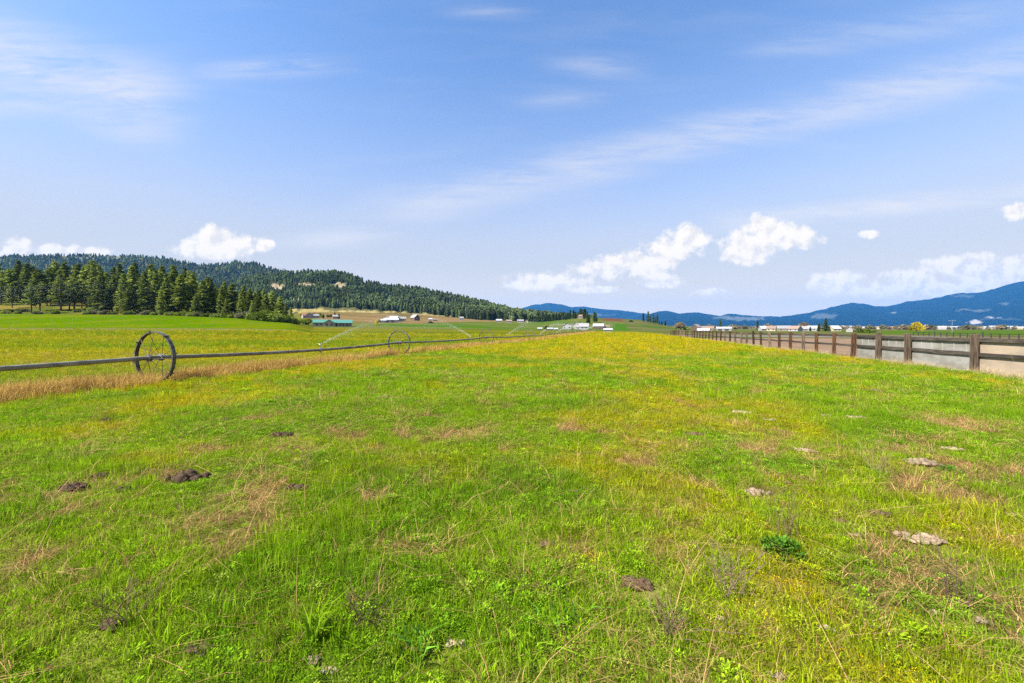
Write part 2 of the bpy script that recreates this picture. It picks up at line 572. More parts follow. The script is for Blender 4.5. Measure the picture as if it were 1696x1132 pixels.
# ------------------------------------------------------------------ simple materials
def mat_plain(name, col, rough=0.7, metal=0.0, var=0.25, scale=6.0, col2=None, bump=0.0, stretch=None, spec=0.3):
    m = bpy.data.materials.new(name)
    m.use_nodes = True
    k = NT(m.node_tree)
    b = m.node_tree.nodes['Principled BSDF']
    b.inputs['Roughness'].default_value = rough
    b.inputs['Metallic'].default_value = metal
    b.inputs['Specular IOR Level'].default_value = spec
    vec = k.n('ShaderNodeTexCoord').outputs['Object']
    if stretch:
        mp = k.n('ShaderNodeMapping')
        mp.inputs['Scale'].default_value = stretch
        k.lk(vec, mp.inputs[0])
        vec = mp.outputs[0]
    n = k.noise(vec, scale, 6, 0.65)
    c2 = col2 or tuple(c * (1 - var) for c in col)
    rnd = k.n('ShaderNodeObjectInfo').outputs['Random']
    base = k.mix(k.ramp(n, 0.32, 0.68), col, c2)
    val = k.ramp(rnd, 0, 1, 1 - var * 0.6, 1 + var * 0.4)
    cm = k.n('ShaderNodeCombineXYZ')
    for i in range(3):
        k.lk(val, cm.inputs[i])
    k.lk(k.mix(1.0, base, cm.outputs[0], 'MULTIPLY'), b.inputs['Base Color'])
    if bump:
        bp = k.n('ShaderNodeBump')
        bp.inputs['Strength'].default_value = bump
        bp.inputs['Distance'].default_value = 0.02
        k.lk(n, bp.inputs['Height'])
        k.lk(bp.outputs[0], b.inputs['Normal'])
    return m


def mat_leaf(name, col, col2, trans=0.35, tone=0.5, attr='tone', inst=False, gloss=0.0, each=0.2, patch=0.0):
    """thin foliage: diffuse and translucent, varied per leaf clump ('tone') and per plant"""
    m = bpy.data.materials.new(name)
    m.use_nodes = True
    t = m.node_tree
    t.nodes.clear()
    k = NT(t)
    a = k.n('ShaderNodeAttribute', attribute_name=attr).outputs['Fac']
    rnd = k.n('ShaderNodeObjectInfo').outputs['Random']
    c = k.mix(k.m('ADD', k.m('MULTIPLY', a, 0.7), k.m('MULTIPLY', rnd, 0.3)), col, col2)
    if inst:
        tint = k.n('ShaderNodeAttribute', attribute_name='tint', attribute_type='INSTANCER').outputs['Color']
        c = k.mix(inst, c, tint)
    val = k.m('MULTIPLY', k.ramp(a, 0, 1, 1 - tone, 1 + tone), k.ramp(rnd, 0, 1, 1 - each, 1 + each))
    if patch:     # stands of different species and age across a hillside
        pn = k.noise(k.n('ShaderNodeNewGeometry').outputs['Position'], 0.011, 4, 0.6)
        val = k.m('MULTIPLY', val, k.ramp(pn, 0.34, 0.66, 1 - patch, 1 + patch))
    cm = k.n('ShaderNodeCombineXYZ')
    for i in range(3):
        k.lk(val, cm.inputs[i])
    c = k.mix(1.0, c, cm.outputs[0], 'MULTIPLY')
    d = k.n('ShaderNodeBsdfDiffuse')
    tr = k.n('ShaderNodeBsdfTranslucent')
    k.lk(c, d.inputs[0])
    k.lk(c, tr.inputs[0])
    mx = k.n('ShaderNodeMixShader')
    mx.inputs[0].default_value = trans
    k.lk(d.outputs[0], mx.inputs[1])
    k.lk(tr.outputs[0], mx.inputs[2])
    res = mx.outputs[0]
    if gloss:
        g = k.n('ShaderNodeBsdfGlossy')
        g.inputs['Roughness'].default_value = 0.45
        m2 = k.n('ShaderNodeMixShader')
        m2.inputs[0].default_value = gloss
        k.lk(res, m2.inputs[1]); k.lk(g.outputs[0], m2.inputs[2])
        res = m2.outputs[0]
    out = k.n('ShaderNodeOutputMaterial')
    k.lk(res, out.inputs[0])
    return m


M = {}
M['tie'] = mat_plain('railway tie wood', (0.115, 0.052, 0.022), 0.9, var=0.7, scale=2.5, col2=(0.014, 0.008, 0.005), bump=0.8, stretch=(9, 9, 0.9))
M['tie_grey'] = mat_plain('weathered tie wood', (0.21, 0.15, 0.10), 0.9, var=0.6, scale=2.5, col2=(0.045, 0.03, 0.02), bump=0.8, stretch=(9, 9, 0.9))
M['rail'] = mat_plain('weathered rail wood', (0.085, 0.07, 0.055), 0.9, var=0.5, scale=3, col2=(0.028, 0.022, 0.018), bump=0.6, stretch=(8, 0.7, 8))
M['panel'] = mat_plain('weathered grey sheet', (0.26, 0.25, 0.225), 0.9, var=0.3, scale=1.6, col2=(0.17, 0.16, 0.135), bump=0.3, stretch=(1, 0.6, 2.2))
M['panel_tan'] = mat_plain('pale sheet', (0.36, 0.28, 0.20), 0.9, var=0.2, scale=1.6, col2=(0.27, 0.215, 0.155), bump=0.3, stretch=(1, 0.6, 2.2))
M['batten'] = mat_plain('pale batten', (0.38, 0.35, 0.29), 0.9, var=0.3)
M['steel'] = mat_plain('galvanised steel', (0.42, 0.41, 0.38), 0.45, 0.75, 0.35, 7, col2=(0.20, 0.185, 0.165), bump=0.1)
M['pipe'] = mat_plain('dull aluminium pipe', (0.22, 0.195, 0.14), 0.6, 0.1, 0.4, 3, col2=(0.10, 0.088, 0.06), bump=0.1)
M['rim'] = mat_plain('dark weathered steel', (0.20, 0.185, 0.16), 0.45, 0.3, 0.5, 5, col2=(0.05, 0.045, 0.037), bump=0.1)
M['spoke'] = mat_plain('rusty rod', (0.12, 0.09, 0.07), 0.6, 0.4, 0.4)
M['bark'] = mat_plain('pine bark', (0.13, 0.08, 0.05), 0.95, var=0.5, scale=3, bump=0.5, stretch=(4, 4, 0.8))
M['needle'] = mat_leaf('pine needles', (0.09, 0.13, 0.022), (0.24, 0.28, 0.055), 0.38, 0.5, each=0.35)
M['needle_far'] = mat_leaf('fir needles', (0.080, 0.125, 0.050), (0.195, 0.245, 0.095), 0.32, 0.5, each=0.4, patch=0.4)
M['needle_dark'] = mat_leaf('spruce needles', (0.03, 0.052, 0.016), (0.065, 0.095, 0.026), 0.2, 0.4)
M['bush'] = mat_leaf('shrub leaves', (0.09, 0.14, 0.018), (0.20, 0.25, 0.04), 0.3, 0.4)
M['bush_dull'] = mat_leaf('dull shrub leaves', (0.09, 0.10, 0.045), (0.20, 0.19, 0.10), 0.3, 0.4)
M['yellow_leaf'] = mat_leaf('yellow leaves', (0.24, 0.19, 0.008), (0.46, 0.36, 0.02), 0.3, 0.5)
M['bare'] = mat_leaf('budding twigs', (0.17, 0.13, 0.085), (0.29, 0.24, 0.15), 0.2, 0.3)
M['white'] = mat_plain('white siding', (0.31, 0.305, 0.295), 0.7, var=0.2)
M['cream'] = mat_plain('cream siding', (0.38, 0.34, 0.22), 0.8, var=0.1)
M['tan'] = mat_plain('tan siding', (0.28, 0.23, 0.17), 0.8, var=0.15)
M['grey'] = mat_plain('grey siding', (0.26, 0.255, 0.25), 0.8, var=0.15)
M['barn'] = mat_plain('dark barn boards', (0.11, 0.065, 0.045), 0.9, var=0.4, stretch=(6, 6, 0.8))
M['roof_green'] = mat_plain('teal metal roof', (0.07, 0.20, 0.155), 0.5, 0.0, 0.12)
M['roof_white'] = mat_plain('bright metal roof', (0.36, 0.365, 0.375), 0.5, 0.0, 0.08)
M['roof_grey'] = mat_plain('grey shingles', (0.26, 0.25, 0.25), 0.9, var=0.2)
M['roof_brown'] = mat_plain('brown shingles', (0.24, 0.17, 0.13), 0.9, var=0.2)
M['roof_red'] = mat_plain('red roof', (0.33, 0.13, 0.10), 0.8, var=0.2)
M['glass'] = mat_plain('window glass', (0.035, 0.045, 0.055), 0.15, var=0.2, spec=0.6)
M['door'] = mat_plain('dark door', (0.09, 0.07, 0.06), 0.6)
M['trim'] = mat_plain('white trim', (0.40, 0.395, 0.38), 0.6, var=0.05)
M['post_dark'] = mat_plain('dark fence timber', (0.045, 0.04, 0.035), 0.9, var=0.3)
M['soil_dark'] = mat_plain('fresh dark soil', (0.075, 0.046, 0.026), 1.0, var=0.5, scale=30, col2=(0.05, 0.03, 0.018), bump=1.0)
M['soil_pale'] = mat_plain('dry pale soil', (0.36, 0.27, 0.18), 1.0, var=0.4, scale=26, col2=(0.17, 0.12, 0.075), bump=1.0)
M['soil_brown'] = mat_plain('dry brown soil', (0.15, 0.09, 0.055), 1.0, var=0.5, scale=28, col2=(0.075, 0.044, 0.026), bump=1.0)
M['galv'] = mat_plain('lamp pole metal', (0.32, 0.32, 0.32), 0.5, 0.5)


# ------------------------------------------------------------------ hills and mountains
def mat_hill(name, col, col2, nscale, bump=0.0, bdist=10):
    m = bpy.data.materials.new(name)
    m.use_nodes = True
    k = NT(m.node_tree)
    b = m.node_tree.nodes['Principled BSDF']
    b.inputs['Roughness'].default_value = 1.0
    b.inputs['Specular IOR Level'].default_value = 0.0
    pos = k.n('ShaderNodeNewGeometry').outputs['Position']
    n1 = k.noise(pos, nscale, 6, 0.7)
    a = k.n('ShaderNodeAttribute', attribute_name='clear')
    c = k.mix(k.ramp(n1, 0.35, 0.65), col, col2)
    c = k.mix(a.outputs['Alpha'], c, a.outputs['Color'])
    k.lk(c, b.inputs['Base Color'])
    if bump:
        bp = k.n('ShaderNodeBump')
        bp.inputs['Strength'].default_value = bump
        bp.inputs['Distance'].default_value = bdist
        k.lk(k.noise(pos, nscale * 2, 5, 0.7), bp.inputs['Height'])
        k.lk(bp.outputs[0], b.inputs['Normal'])
    return m


class Ridge:
    """a range of hills: its foot and its crest line given as seen from the road, at real distances"""
    def __init__(self, crest, foot, yc, yf, rough, seed, power=1.15, gul=0.06):
        self.crest, self.foot, self.yc, self.yf = crest, foot, yc, yf
        self.rough, self.seed, self.power, self.gul = rough, seed, power, gul

    def at(self, px, v):
        """v 0 foot, 1 crest, up to 1.6 over the back"""
        px, v = np.asarray(px, float), np.asarray(v, float)
        c = np.interp(px, [p[0] for p in self.crest], [p[1] for p in self.crest])
        f = np.interp(px, [p[0] for p in self.foot], [p[1] for p in self.foot])
        yc = np.interp(px, [p[0] for p in self.yc], [p[1] for p in self.yc])
        yf = np.interp(px, [p[0] for p in self.yf], [p[1] for p in self.yf])
        vv = np.clip(v, 0, 1)
        g = (fbm(px * 0.022 + self.seed, vv * 1.6 + self.seed, 4) - 0.5)
        Y = yf + (yc - yf) * (vv + g * 0.35 * 4 * vv * (1 - vv)) + np.maximum(v - 1, 0) * (yc - yf) * 1.3
        s = vv ** self.power
        s = s + g * self.gul * 4 * vv * (1 - vv) * 2
        row = f + (c - f) * s
        z = CAMH + (HY - row) / F * Y
        zc = CAMH + (HY - c) / F * yc
        back = np.maximum(v - 1, 0)
        z = np.where(v > 1, zc - back * zc * 0.9, z)
        z = z + self.rough * (fbm(px * 0.11 + self.seed * 3, v * 9, 4) - 0.5) * np.clip(4 * vv * (1.15 - vv), 0, 1)
        X = (px - CX) / F * Y
        return X, Y, z, row

    def build(self, name, mat, nu, nv, clears=()):
        p0, p1 = self.crest[0][0], self.crest[-1][0]
        U, V = np.meshgrid(np.linspace(p0, p1, nu), np.concatenate([np.linspace(0, 1, nv), [1.15, 1.35, 1.6]]))
        X, Y, Z, R = self.at(U.ravel(), V.ravel())
        nV = nv + 3
        col = np.zeros((nu * nV, 4))
        for (cx, cy_, rx, ry, rgb, str_) in clears:
            px = U.ravel()
            d = ((px - cx) / rx) ** 2 + ((R - cy_) / ry) ** 2
            n = fbm(px * 0.25 + cx, R * 0.5 + cy_, 4)
            w = sstep(1.1 - d + (n - 0.5) * 2.2, 0.1, 0.7) * str_
            w = np.where(V.ravel() > 1, 0, w)
            take = w > col[:, 3]
            col[take, :3] = rgb
            col[take, 3] = w[take]
        i = np.arange(nV - 1)[:, None] * nu
        j = np.arange(nu - 1)[None, :]
        q = np.stack([i + j, i + j + 1, i + nu + j + 1, i + nu + j], -1).reshape(-1, 4)
        me = big_mesh(name, np.stack([X, Y, Z], 1), quads=q, attrs={'clear': ('FLOAT_COLOR', 'POINT', col)})
        o = link_mesh(name, me, mat, smooth=True)
        tag(o, kind='structure')
        return o


TANC = (0.24, 0.19, 0.12)
PALE = (0.17, 0.18, 0.15)
wood_floor = mat_hill('forest floor', (0.045, 0.055, 0.020), (0.085, 0.08, 0.03), 0.02)
mount_mat = mat_hill('mountain forest', (0.002, 0.010, 0.015), (0.004, 0.016, 0.021), 0.0035, 0.8, 40)
mid_clears = [(455, 478, 24, 9, TANC, 0.95), (505, 476, 30, 8, TANC, 0.9), (560, 476, 22, 10, TANC, 0.95), (490, 500, 14, 9, TANC, 0.8), (745, 505, 20, 11, TANC, 0.75), (610, 470, 22, 7, TANC, 0.6), (655, 497, 16, 6, TANC, 0.6), (825, 522, 16, 5, TANC, 0.5),
              (700, 525, 60, 5, (0.22, 0.18, 0.07), 0.9), (590, 520, 80, 6, (0.25, 0.20, 0.08), 0.9), (520, 516, 50, 5, (0.24, 0.19, 0.07), 0.9), (660, 521, 60, 5, (0.22, 0.18, 0.07), 0.8)]
wood_hill = Ridge([(330, 484), (400, 466), (430, 461), (470, 456), (510, 454), (560, 455), (600, 467), (640, 478), (690, 481), (740, 492), (800, 506), (850, 519), (900, 528), (960, 533), (1000, 536)],
                  [(330, 526), (500, 523), (600, 525), (800, 531), (900, 533), (1000, 540)],
                  [(330, 1250), (700, 1200), (860, 1020), (1000, 900)], [(330, 760), (500, 740), (800, 720), (900, 700), (1000, 700)], 14, 3.1, 1.0, 0.05)
wood_hill.build('wooded_hill', wood_floor, 260, 60, mid_clears)
back_ridge = Ridge([(-700, 440), (-300, 420), (-100, 428), (0, 428), (30, 425), (60, 426), (110, 424), (150, 423), (180, 425), (240, 427), (280, 431), (320, 439), (355, 441), (390, 436), (420, 438), (445, 445), (480, 452), (540, 480), (640, 520)],
                   [(-700, 520), (300, 515), (640, 522)], [(-700, 2500), (640, 2200)], [(-700, 1150), (300, 1300), (640, 1450)], 22, 8.7, 1.1, 0.06)
back_ridge.build('forested_ridge', wood_floor, 260, 60, [(300, 462, 40, 4, TANC, 0.4), (160, 428, 60, 5, PALE, 0.5), (410, 440, 30, 4, PALE, 0.5)])
far_mtn = Ridge([(700, 540), (800, 530), (860, 512), (880, 506), (910, 502), (930, 504), (945, 509), (965, 508), (985, 511), (1005, 513), (1025, 514), (1060, 519), (1100, 524), (1180, 532), (1300, 538)],
                [(700, 544), (1300, 543)], [(700, 13000), (1300, 12500)], [(700, 9500), (1300, 9500)], 60, 5.5, 1.0, 0.10)
far_mtn.build('far_mountain', mount_mat, 260, 50, [(960, 522, 60, 3, PALE, 0.3)])
blue_mtn = Ridge([(1000, 541), (1040, 530), (1075, 521), (1090, 516), (1105, 515), (1125, 520), (1150, 518), (1175, 521), (1190, 523), (1210, 520), (1240, 523), (1290, 525), (1330, 520), (1370, 511), (1395, 505),
                  (1410, 502), (1430, 503), (1450, 508), (1475, 507), (1500, 500), (1540, 496), (1585, 486), (1630, 484), (1660, 474), (1690, 467), (1750, 458), (1900, 462), (2200, 468), (2700, 480)],
                 [(1000, 543), (2700, 541)], [(1000, 10500), (1400, 9500), (1700, 8000), (2700, 7500)], [(1000, 7000), (1700, 5200), (2700, 5000)], 60, 2.2, 1.0, 0.16)
blue_mtn.build('blue_mountain', mount_mat, 420, 60,
               [(1230, 528, 45, 4, PALE, 0.5), (1200, 526, 20, 3, PALE, 0.4), (1365, 524, 22, 5, PALE, 0.35), (1595, 490, 20, 3, PALE, 0.25), (1615, 533, 13, 4, (0.34, 0.30, 0.27), 0.9), (1640, 526, 8, 1.6, (0.34, 0.32, 0.29), 0.8),
                (1655, 526, 6, 1.5, (0.34, 0.32, 0.29), 0.8), (1612, 514, 30, 3, PALE, 0.35), (1480, 519, 6, 1.5, PALE, 0.7), (1665, 503, 12, 2, PALE, 0.4), (1655, 529, 40, 2, PALE, 0.2)])


# ------------------------------------------------------------------ plants
def leaf_quads(cen, size, rng, tone, flat=0.0, aspect=1.6):
    """random quads around the centres; returns verts, quads, tone per vertex"""
    n = len(cen)
    d1 = rng.normal(size=(n, 3)); d1[:, 2] *= (1 - flat)
    d1 /= np.linalg.norm(d1, axis=1)[:, None]
    d2 = np.cross(d1, rng.normal(size=(n, 3)))
    d2 /= (np.linalg.norm(d2, axis=1)[:, None] + 1e-9)
    s = np.asarray(size)[:, None]
    a, b = d1 * s * 0.5 * aspect, d2 * s * 0.5
    v = np.stack([cen - a, cen - b * 0.9, cen + a, cen + b * 0.9], 1).reshape(-1, 3)
    q = np.arange(n * 4).reshape(-1, 4)
    return v, q, np.repeat(tone, 4)


def conifer_mesh(seed, height, rmax, base, dense, leaf, shape=0.85, irregular=0.35):
    rng = np.random.default_rng(seed)
    cen, size, tone = [], [], []
    z = base * height
    top = height
    lean = rng.normal(0, 0.02, 2)
    ph = rng.uniform(0, 6.28)
    lop = rng.uniform(0.0, 0.3)
    while z < top * 0.985:
        t = (z - base * height) / (top - base * height)
        prof = (1 - t) ** shape * (0.55 + 0.45 * min(1, t / 0.16))
        nb = rng.integers(4, 7) if t < 0.85 else 3
        for b in range(nb):
            az = rng.uniform(0, 2 * math.pi)
            L = rmax * prof * (1 - irregular + rng.uniform(0, irregular * 1.7)) * (1 + lop * math.cos(az - ph)) + 0.1
            if rng.random() < 0.07: L *= 0.4
            el = 0.45 * t - 0.12 + rng.normal(0, 0.12)
            ncl = max(2, int(L * dense))
            tb = rng.uniform(0, 1)
            for c in range(ncl):
                s = (0.22 + 0.78 * (c + rng.uniform(0, 1)) / ncl) * L
                p = np.array((math.cos(az) * s, math.sin(az) * s, z + s * el - 0.05 * s * s / max(L, .5) * 1.2))
                p[:2] += lean * z
                nl = 4
                for _ in range(nl):
                    cen.append(p + rng.normal(0, leaf * 0.42, 3) * (1, 1, 0.6))
                    size.append(leaf * rng.uniform(0.6, 1.25))
                    tone.append(np.clip(0.45 * tb + 0.55 * rng.uniform(0, 1), 0, 1))
        z += height * 0.024 * rng.uniform(0.7, 1.3)
    v, q, tn = leaf_quads(np.array(cen), np.array(size), rng, np.array(tone), 0.45, 1.7)
    return big_mesh('crown', v, quads=q, attrs={'tone': ('FLOAT', 'POINT', tn.astype(np.float32))})


def trunk_mesh(height, r, seed, limbs=True, base=0.2):
    rng = np.random.default_rng(seed)
    mb = MB()
    mb.tube([(0, 0, -0.6), (0, 0, height * 0.3), (rng.normal(0, .1), rng.normal(0, .1), height * 0.65), (0, 0, height * 0.97)], [r * 1.15, r * 0.85, r * 0.5, r * 0.08], 8)
    if limbs:
        for i in range(14):
            z = height * (base + (0.85 - base) * rng.random())
            az = rng.uniform(0, 6.28)
            L = height * 0.12 * (1 - z / height) * 1.6 + 0.4
            mb.tube([(0, 0, z), (math.cos(az) * L * .5, math.sin(az) * L * .5, z + 0.05 * L), (math.cos(az) * L, math.sin(az) * L, z + 0.06 * L)], [r * .22, r * .14, r * .04], 5)
    return mb.mesh('trunk')


def crown_mesh(seed, blobs, n, leaf, name='crown', hollow=0.55):
    """leafy crown: leaves spread through several lumps (x, y, z, rx, rz)"""
    rng = np.random.default_rng(seed)
    cen, tone, size = [], [], []
    vol = np.array([b[3] ** 2 * b[4] for b in blobs]) ** 0.75
    for b, w in zip(blobs, vol / vol.sum()):
        m = int(n * w) + 4
        d = rng.normal(size=(m, 3)); d /= np.linalg.norm(d, axis=1)[:, None]
        rad = (hollow + (1.12 - hollow) * rng.random(m) ** 0.8)
        lump = 0.8 + 0.45 * vnoise(d[:, 0] * 2.2 + seed + 5, d[:, 1] * 2.2 + d[:, 2] * 1.7 + 9)
        p = d * rad[:, None] * lump[:, None] * np.array((b[3], b[3], b[4])) + np.array(b[:3])
        cen.append(p)
        tone.append(np.clip(0.5 * rng.random() + 0.5 * rng.random(m), 0, 1))
        size.append(leaf * rng.uniform(0.6, 1.3, m))
    v, q, tn = leaf_quads(np.concatenate(cen), np.concatenate(size), rng, np.concatenate(tone), 0.1, 1.3)
    keep = None
    return big_mesh(name, v, quads=q, attrs={'tone': ('FLOAT', 'POINT', tn.astype(np.float32))})


def branch_trunk(seed, h, r, spread, n=7, split=0.3):
    rng = np.random.default_rng(seed)
    mb = MB()
    mb.tube([(0, 0, -0.3), (0, 0, h * split), (rng.normal(0, .05) * h, rng.normal(0, .05) * h, h * 0.8)], [r * 1.2, r * 0.9, r * 0.2], 7)
    for i in range(n):
        az = 6.28 * i / n + rng.uniform(-.4, .4)
        z = h * (split * 0.6 + 0.25 * rng.random())
        s = spread * rng.uniform(.55, .95)
        mb.tube([(0, 0, z), (math.cos(az) * s * .45, math.sin(az) * s * .45, z + h * .22), (math.cos(az) * s * .85, math.sin(az) * s * .85, z + h * rng.uniform(.32, .55))], [r * .5, r * .3, r * .07], 5)
    return mb.mesh('trunk')


_first = {}


def plant(kind, name, crown_me, trunk_me, cmat, tmat, loc, rz, sc, label, cat, group=None):
    """first call builds the thing and its parts, later ones copy them"""
    key = (kind, name)
    if key not in _first:
        r = empty(name)
        link_mesh('crown', crown_me, cmat, r)
        link_mesh('trunk', trunk_me, tmat, r)
        _first[key] = r
    else:
        r = copy_tree(_first[key])
        for k_ in ('group',):
            if k_ in r: del r[k_]
    r.location = loc
    r.rotation_euler = (0, 0, rz)
    r.scale = sc if isinstance(sc, tuple) else (sc, sc, sc)
    tag(r, label, cat, group)
    return r


PINES = []
for i in range(7):
    hgt = 18.0
    PINES.append((conifer_mesh(100 + i, hgt, [3.3, 2.9, 3.6, 2.6, 3.1, 3.4, 2.4][i], [0.20, 0.10, 0.30, 0.08, 0.24, 0.05, 0.14][i], 2.5, 0.50, [0.75, 0.8, 0.65, 0.9, 0.75, 0.85, 0.7][i]),
                  trunk_mesh(hgt, 0.27, 300 + i)))
FARP = []
for i in range(5):
    FARP.append((conifer_mesh(500 + i, 18.0, [2.6, 2.2, 2.9, 2.0, 2.4][i], [0.10, 0.08, 0.15, 0.06, 0.12][i], 1.0, 1.05, 0.85), trunk_mesh(18.0, 0.25, 700 + i, False)))


def pine(px, Y, h, label, group=None, v=None, far=False, wide=1.0, mat='needle', cat='pine tree', name='pine_tree'):
    src = FARP if far else PINES
    i = random.randrange(len(src)) if v is None else v % len(src)
    s = h / 18.0
    x, y, z = PZ(px, Y)
    return plant(('far' if far else 'near', i, mat), name, src[i][0], src[i][1], M[mat], M['bark'], (x, y, z - 0.15), random.uniform(0, 6.28), (s * wide, s * wide, s), label, cat, group)


# --- the stand of pines on the rise at the left
def top_row(px):
    return np.interp(px, [-150, 0, 60, 110, 150, 170, 230, 290, 320, 350, 400, 430, 460, 480, 495], [428, 432, 434, 436, 430, 440, 438, 440, 452, 462, 472, 476, 486, 500, 510])


pine_spots = []
rg = random.Random(21)
# back rows, up on the rise
for px in np.arange(-140, 470, 10.5):
    for row, Y0 in ((0, 262), (1, 236)):
        p = px + rg.uniform(-6, 6) + row * 4
        Y = Y0 + rg.uniform(-12, 14)
        if p > 380 and row == 0: continue
        base = HY - (float(H(*P(p, Y))) - CAMH) / Y * F
        toprow = top_row(p) + (rg.uniform(-4, 16) if row == 0 else rg.uniform(8, 26))
        h = max(8, (base - toprow) * Y / F)
        pine_spots.append((p, Y, min(h, 27), 0))
# front row at the edge of the green field; a gap at the left shows the grassy bank
for p, Y, tr in ((52, 196, 470), (66, 207, 466), (20, 214, 468), (101, 208, 462), (115, 214, 466), (123, 213, 460), (78, 226, 470), (84, 230, 468), (2, 224, 462), (-14, 205, 466), (-40, 200, 462),
                 (170, 203, 447), (186, 207, 455), (204, 200, 452), (222, 206, 440), (238, 198, 448), (256, 204, 447), (272, 198, 458), (288, 205, 440), (300, 197, 455), (318, 200, 452),
                 (334, 198, 463), (350, 205, 462), (366, 197, 474), (384, 200, 470), (398, 194, 484), (412, 200, 476), (428, 196, 480), (442, 192, 488), (452, 198, 482), (464, 193, 491), (474, 190, 502), (482, 189, 508),
                 (212, 195, 476), (265, 193, 480), (326, 193, 486), (376, 191, 494), (418, 189, 497), (248, 212, 444), (310, 212, 448), (342, 214, 458), (374, 212, 466), (404, 210, 472), (436, 206, 478)):
    base = HY - (float(H(*P(p, Y))) - CAMH) / Y * F
    pine_spots.append((p, Y, max(5, (base - tr) * Y / F), 1))
for px in np.arange(135, 474, 7.2):
    p, Y = px + rg.uniform(-3, 3), 221 + rg.uniform(-7, 9)
    base = HY - (float(H(*P(p, Y))) - CAMH) / Y * F
    pine_spots.append((p, Y, max(5, (base - top_row(p) - rg.uniform(5, 34)) * Y / F), 0))
for (p, Y, h, front) in pine_spots:
    if front and p in (101, 115, 123):
        lab = 'pine with bare brown trunk, one of three on the grassy bank at left'
        grp = 'three bare trunked pines on the bank'
        v = 2
    elif front and p < 130:
        lab = 'pine standing out front on the grassy bank at far left'
        grp = 'loose pines on the grassy bank'
        v = rg.choice([0, 2, 4])
    elif front:
        lab = 'dark green pine in the front row at the edge of bright green field'
        grp = 'front row of the left pine stand'
        v = rg.choice([0, 1, 3, 5, 6, 5])
    else:
        lab = 'tall pine rising behind the front row of the stand at left'
        grp = 'back rows of the left pine stand'
        v = rg.choice([0, 1, 2, 4, 3])
    pine(p, Y, h, lab, grp, v=v, wide=rg.uniform(1.1, 1.5))

# --- pines on the low knoll in the middle and single conifers
for i in range(34):
    p = 872 + i * 3.05 + rg.uniform(-1.5, 1.5)
    Y = rg.uniform(640, 700) if p < 935 else rg.uniform(575, 640)
    h = np.interp(p, [872, 900, 940, 975, 1005], [9, 11, 12.5, 13.5, 10]) * rg.uniform(.75, 1.15)
    pine(p, Y, h, 'dark conifer in the row along the low knoll left of the bare brown hill', 'conifers along the knoll', far=True, mat='needle_dark', wide=1.15)
for p, Y, h in ((973, 480, 13), (976, 485, 11), (984, 520, 14), (987, 515, 12.5)):
    pine(p, Y, h, 'taller dark conifer in front of the knoll, above the white farmhouse', 'conifers above the white farmhouse', far=True, mat='needle_dark', wide=1.0)
for p, Y, h in ((1065.5, 640, 13.5), (1073.5, 640, 18), (1077, 655, 12), (1082, 635, 16), (1085, 650, 11), (1088.5, 645, 16)):
    pine(p, Y, h, 'narrow dark conifer in the small clump on the right end of the brown hill', 'clump of conifers by the brown hill', far=True, mat='needle_dark', wide=0.8)
for p, h in ((1092, 5), (1096, 6), (1102, 8)):
    pine(p, 640, h, 'short dark conifer just right of the clump on the brown hill', 'short conifers right of the clump', far=True, mat='needle_dark', wide=1.5)
pine(1193, 420, 11.5, 'dark conifer rising behind the white roofed shed', far=True, mat='needle_dark', wide=0.9)
pine(1255, 380, 10, 'slim lone dark conifer between the sheds and the houses', far=True, mat='needle_dark', wide=0.8)
pine(1356, 300, 6.5, 'smaller dark conifer just left of the big round topped one', far=True, mat='needle_dark', wide=1.1)
pine(1368, 300, 10.4, 'big dense dark conifer beside the white house behind the fence', v=5, mat='needle_dark', wide=1.35)
pine(1342, 310, 3.4, 'low dark conifer in front of the white houses', far=True, mat='needle_dark', wide=1.6)

# --- the largest pines along the foot of the wooded hill
edge_n = 0
while edge_n < 50:
    px = rg.uniform(400, 905)
    v = rg.uniform(0.01, 0.13)
    X, Y, Z, R = wood_hill.at(np.array([px]), np.array([v]))
    lim = np.interp(px, [400, 500, 560, 640, 700, 800, 905], [519, 513, 510, 516, 520, 532, 534])
    if R[0] > lim: continue
    s = rg.uniform(11, 20) / 18.0
    i = rg.randrange(5)
    plant(('edge', i), 'pine_tree', FARP[i][0], FARP[i][1], M['needle_far'], M['bark'], (X[0], Y[0], Z[0] - 0.3), rg.uniform(0, 6.28), (s * 1.2, s * 1.2, s),
          'dark pine at the lower edge of the forest on the wooded hill', 'pine tree', 'pines along the lower edge of the wooded hill')
    edge_n += 1


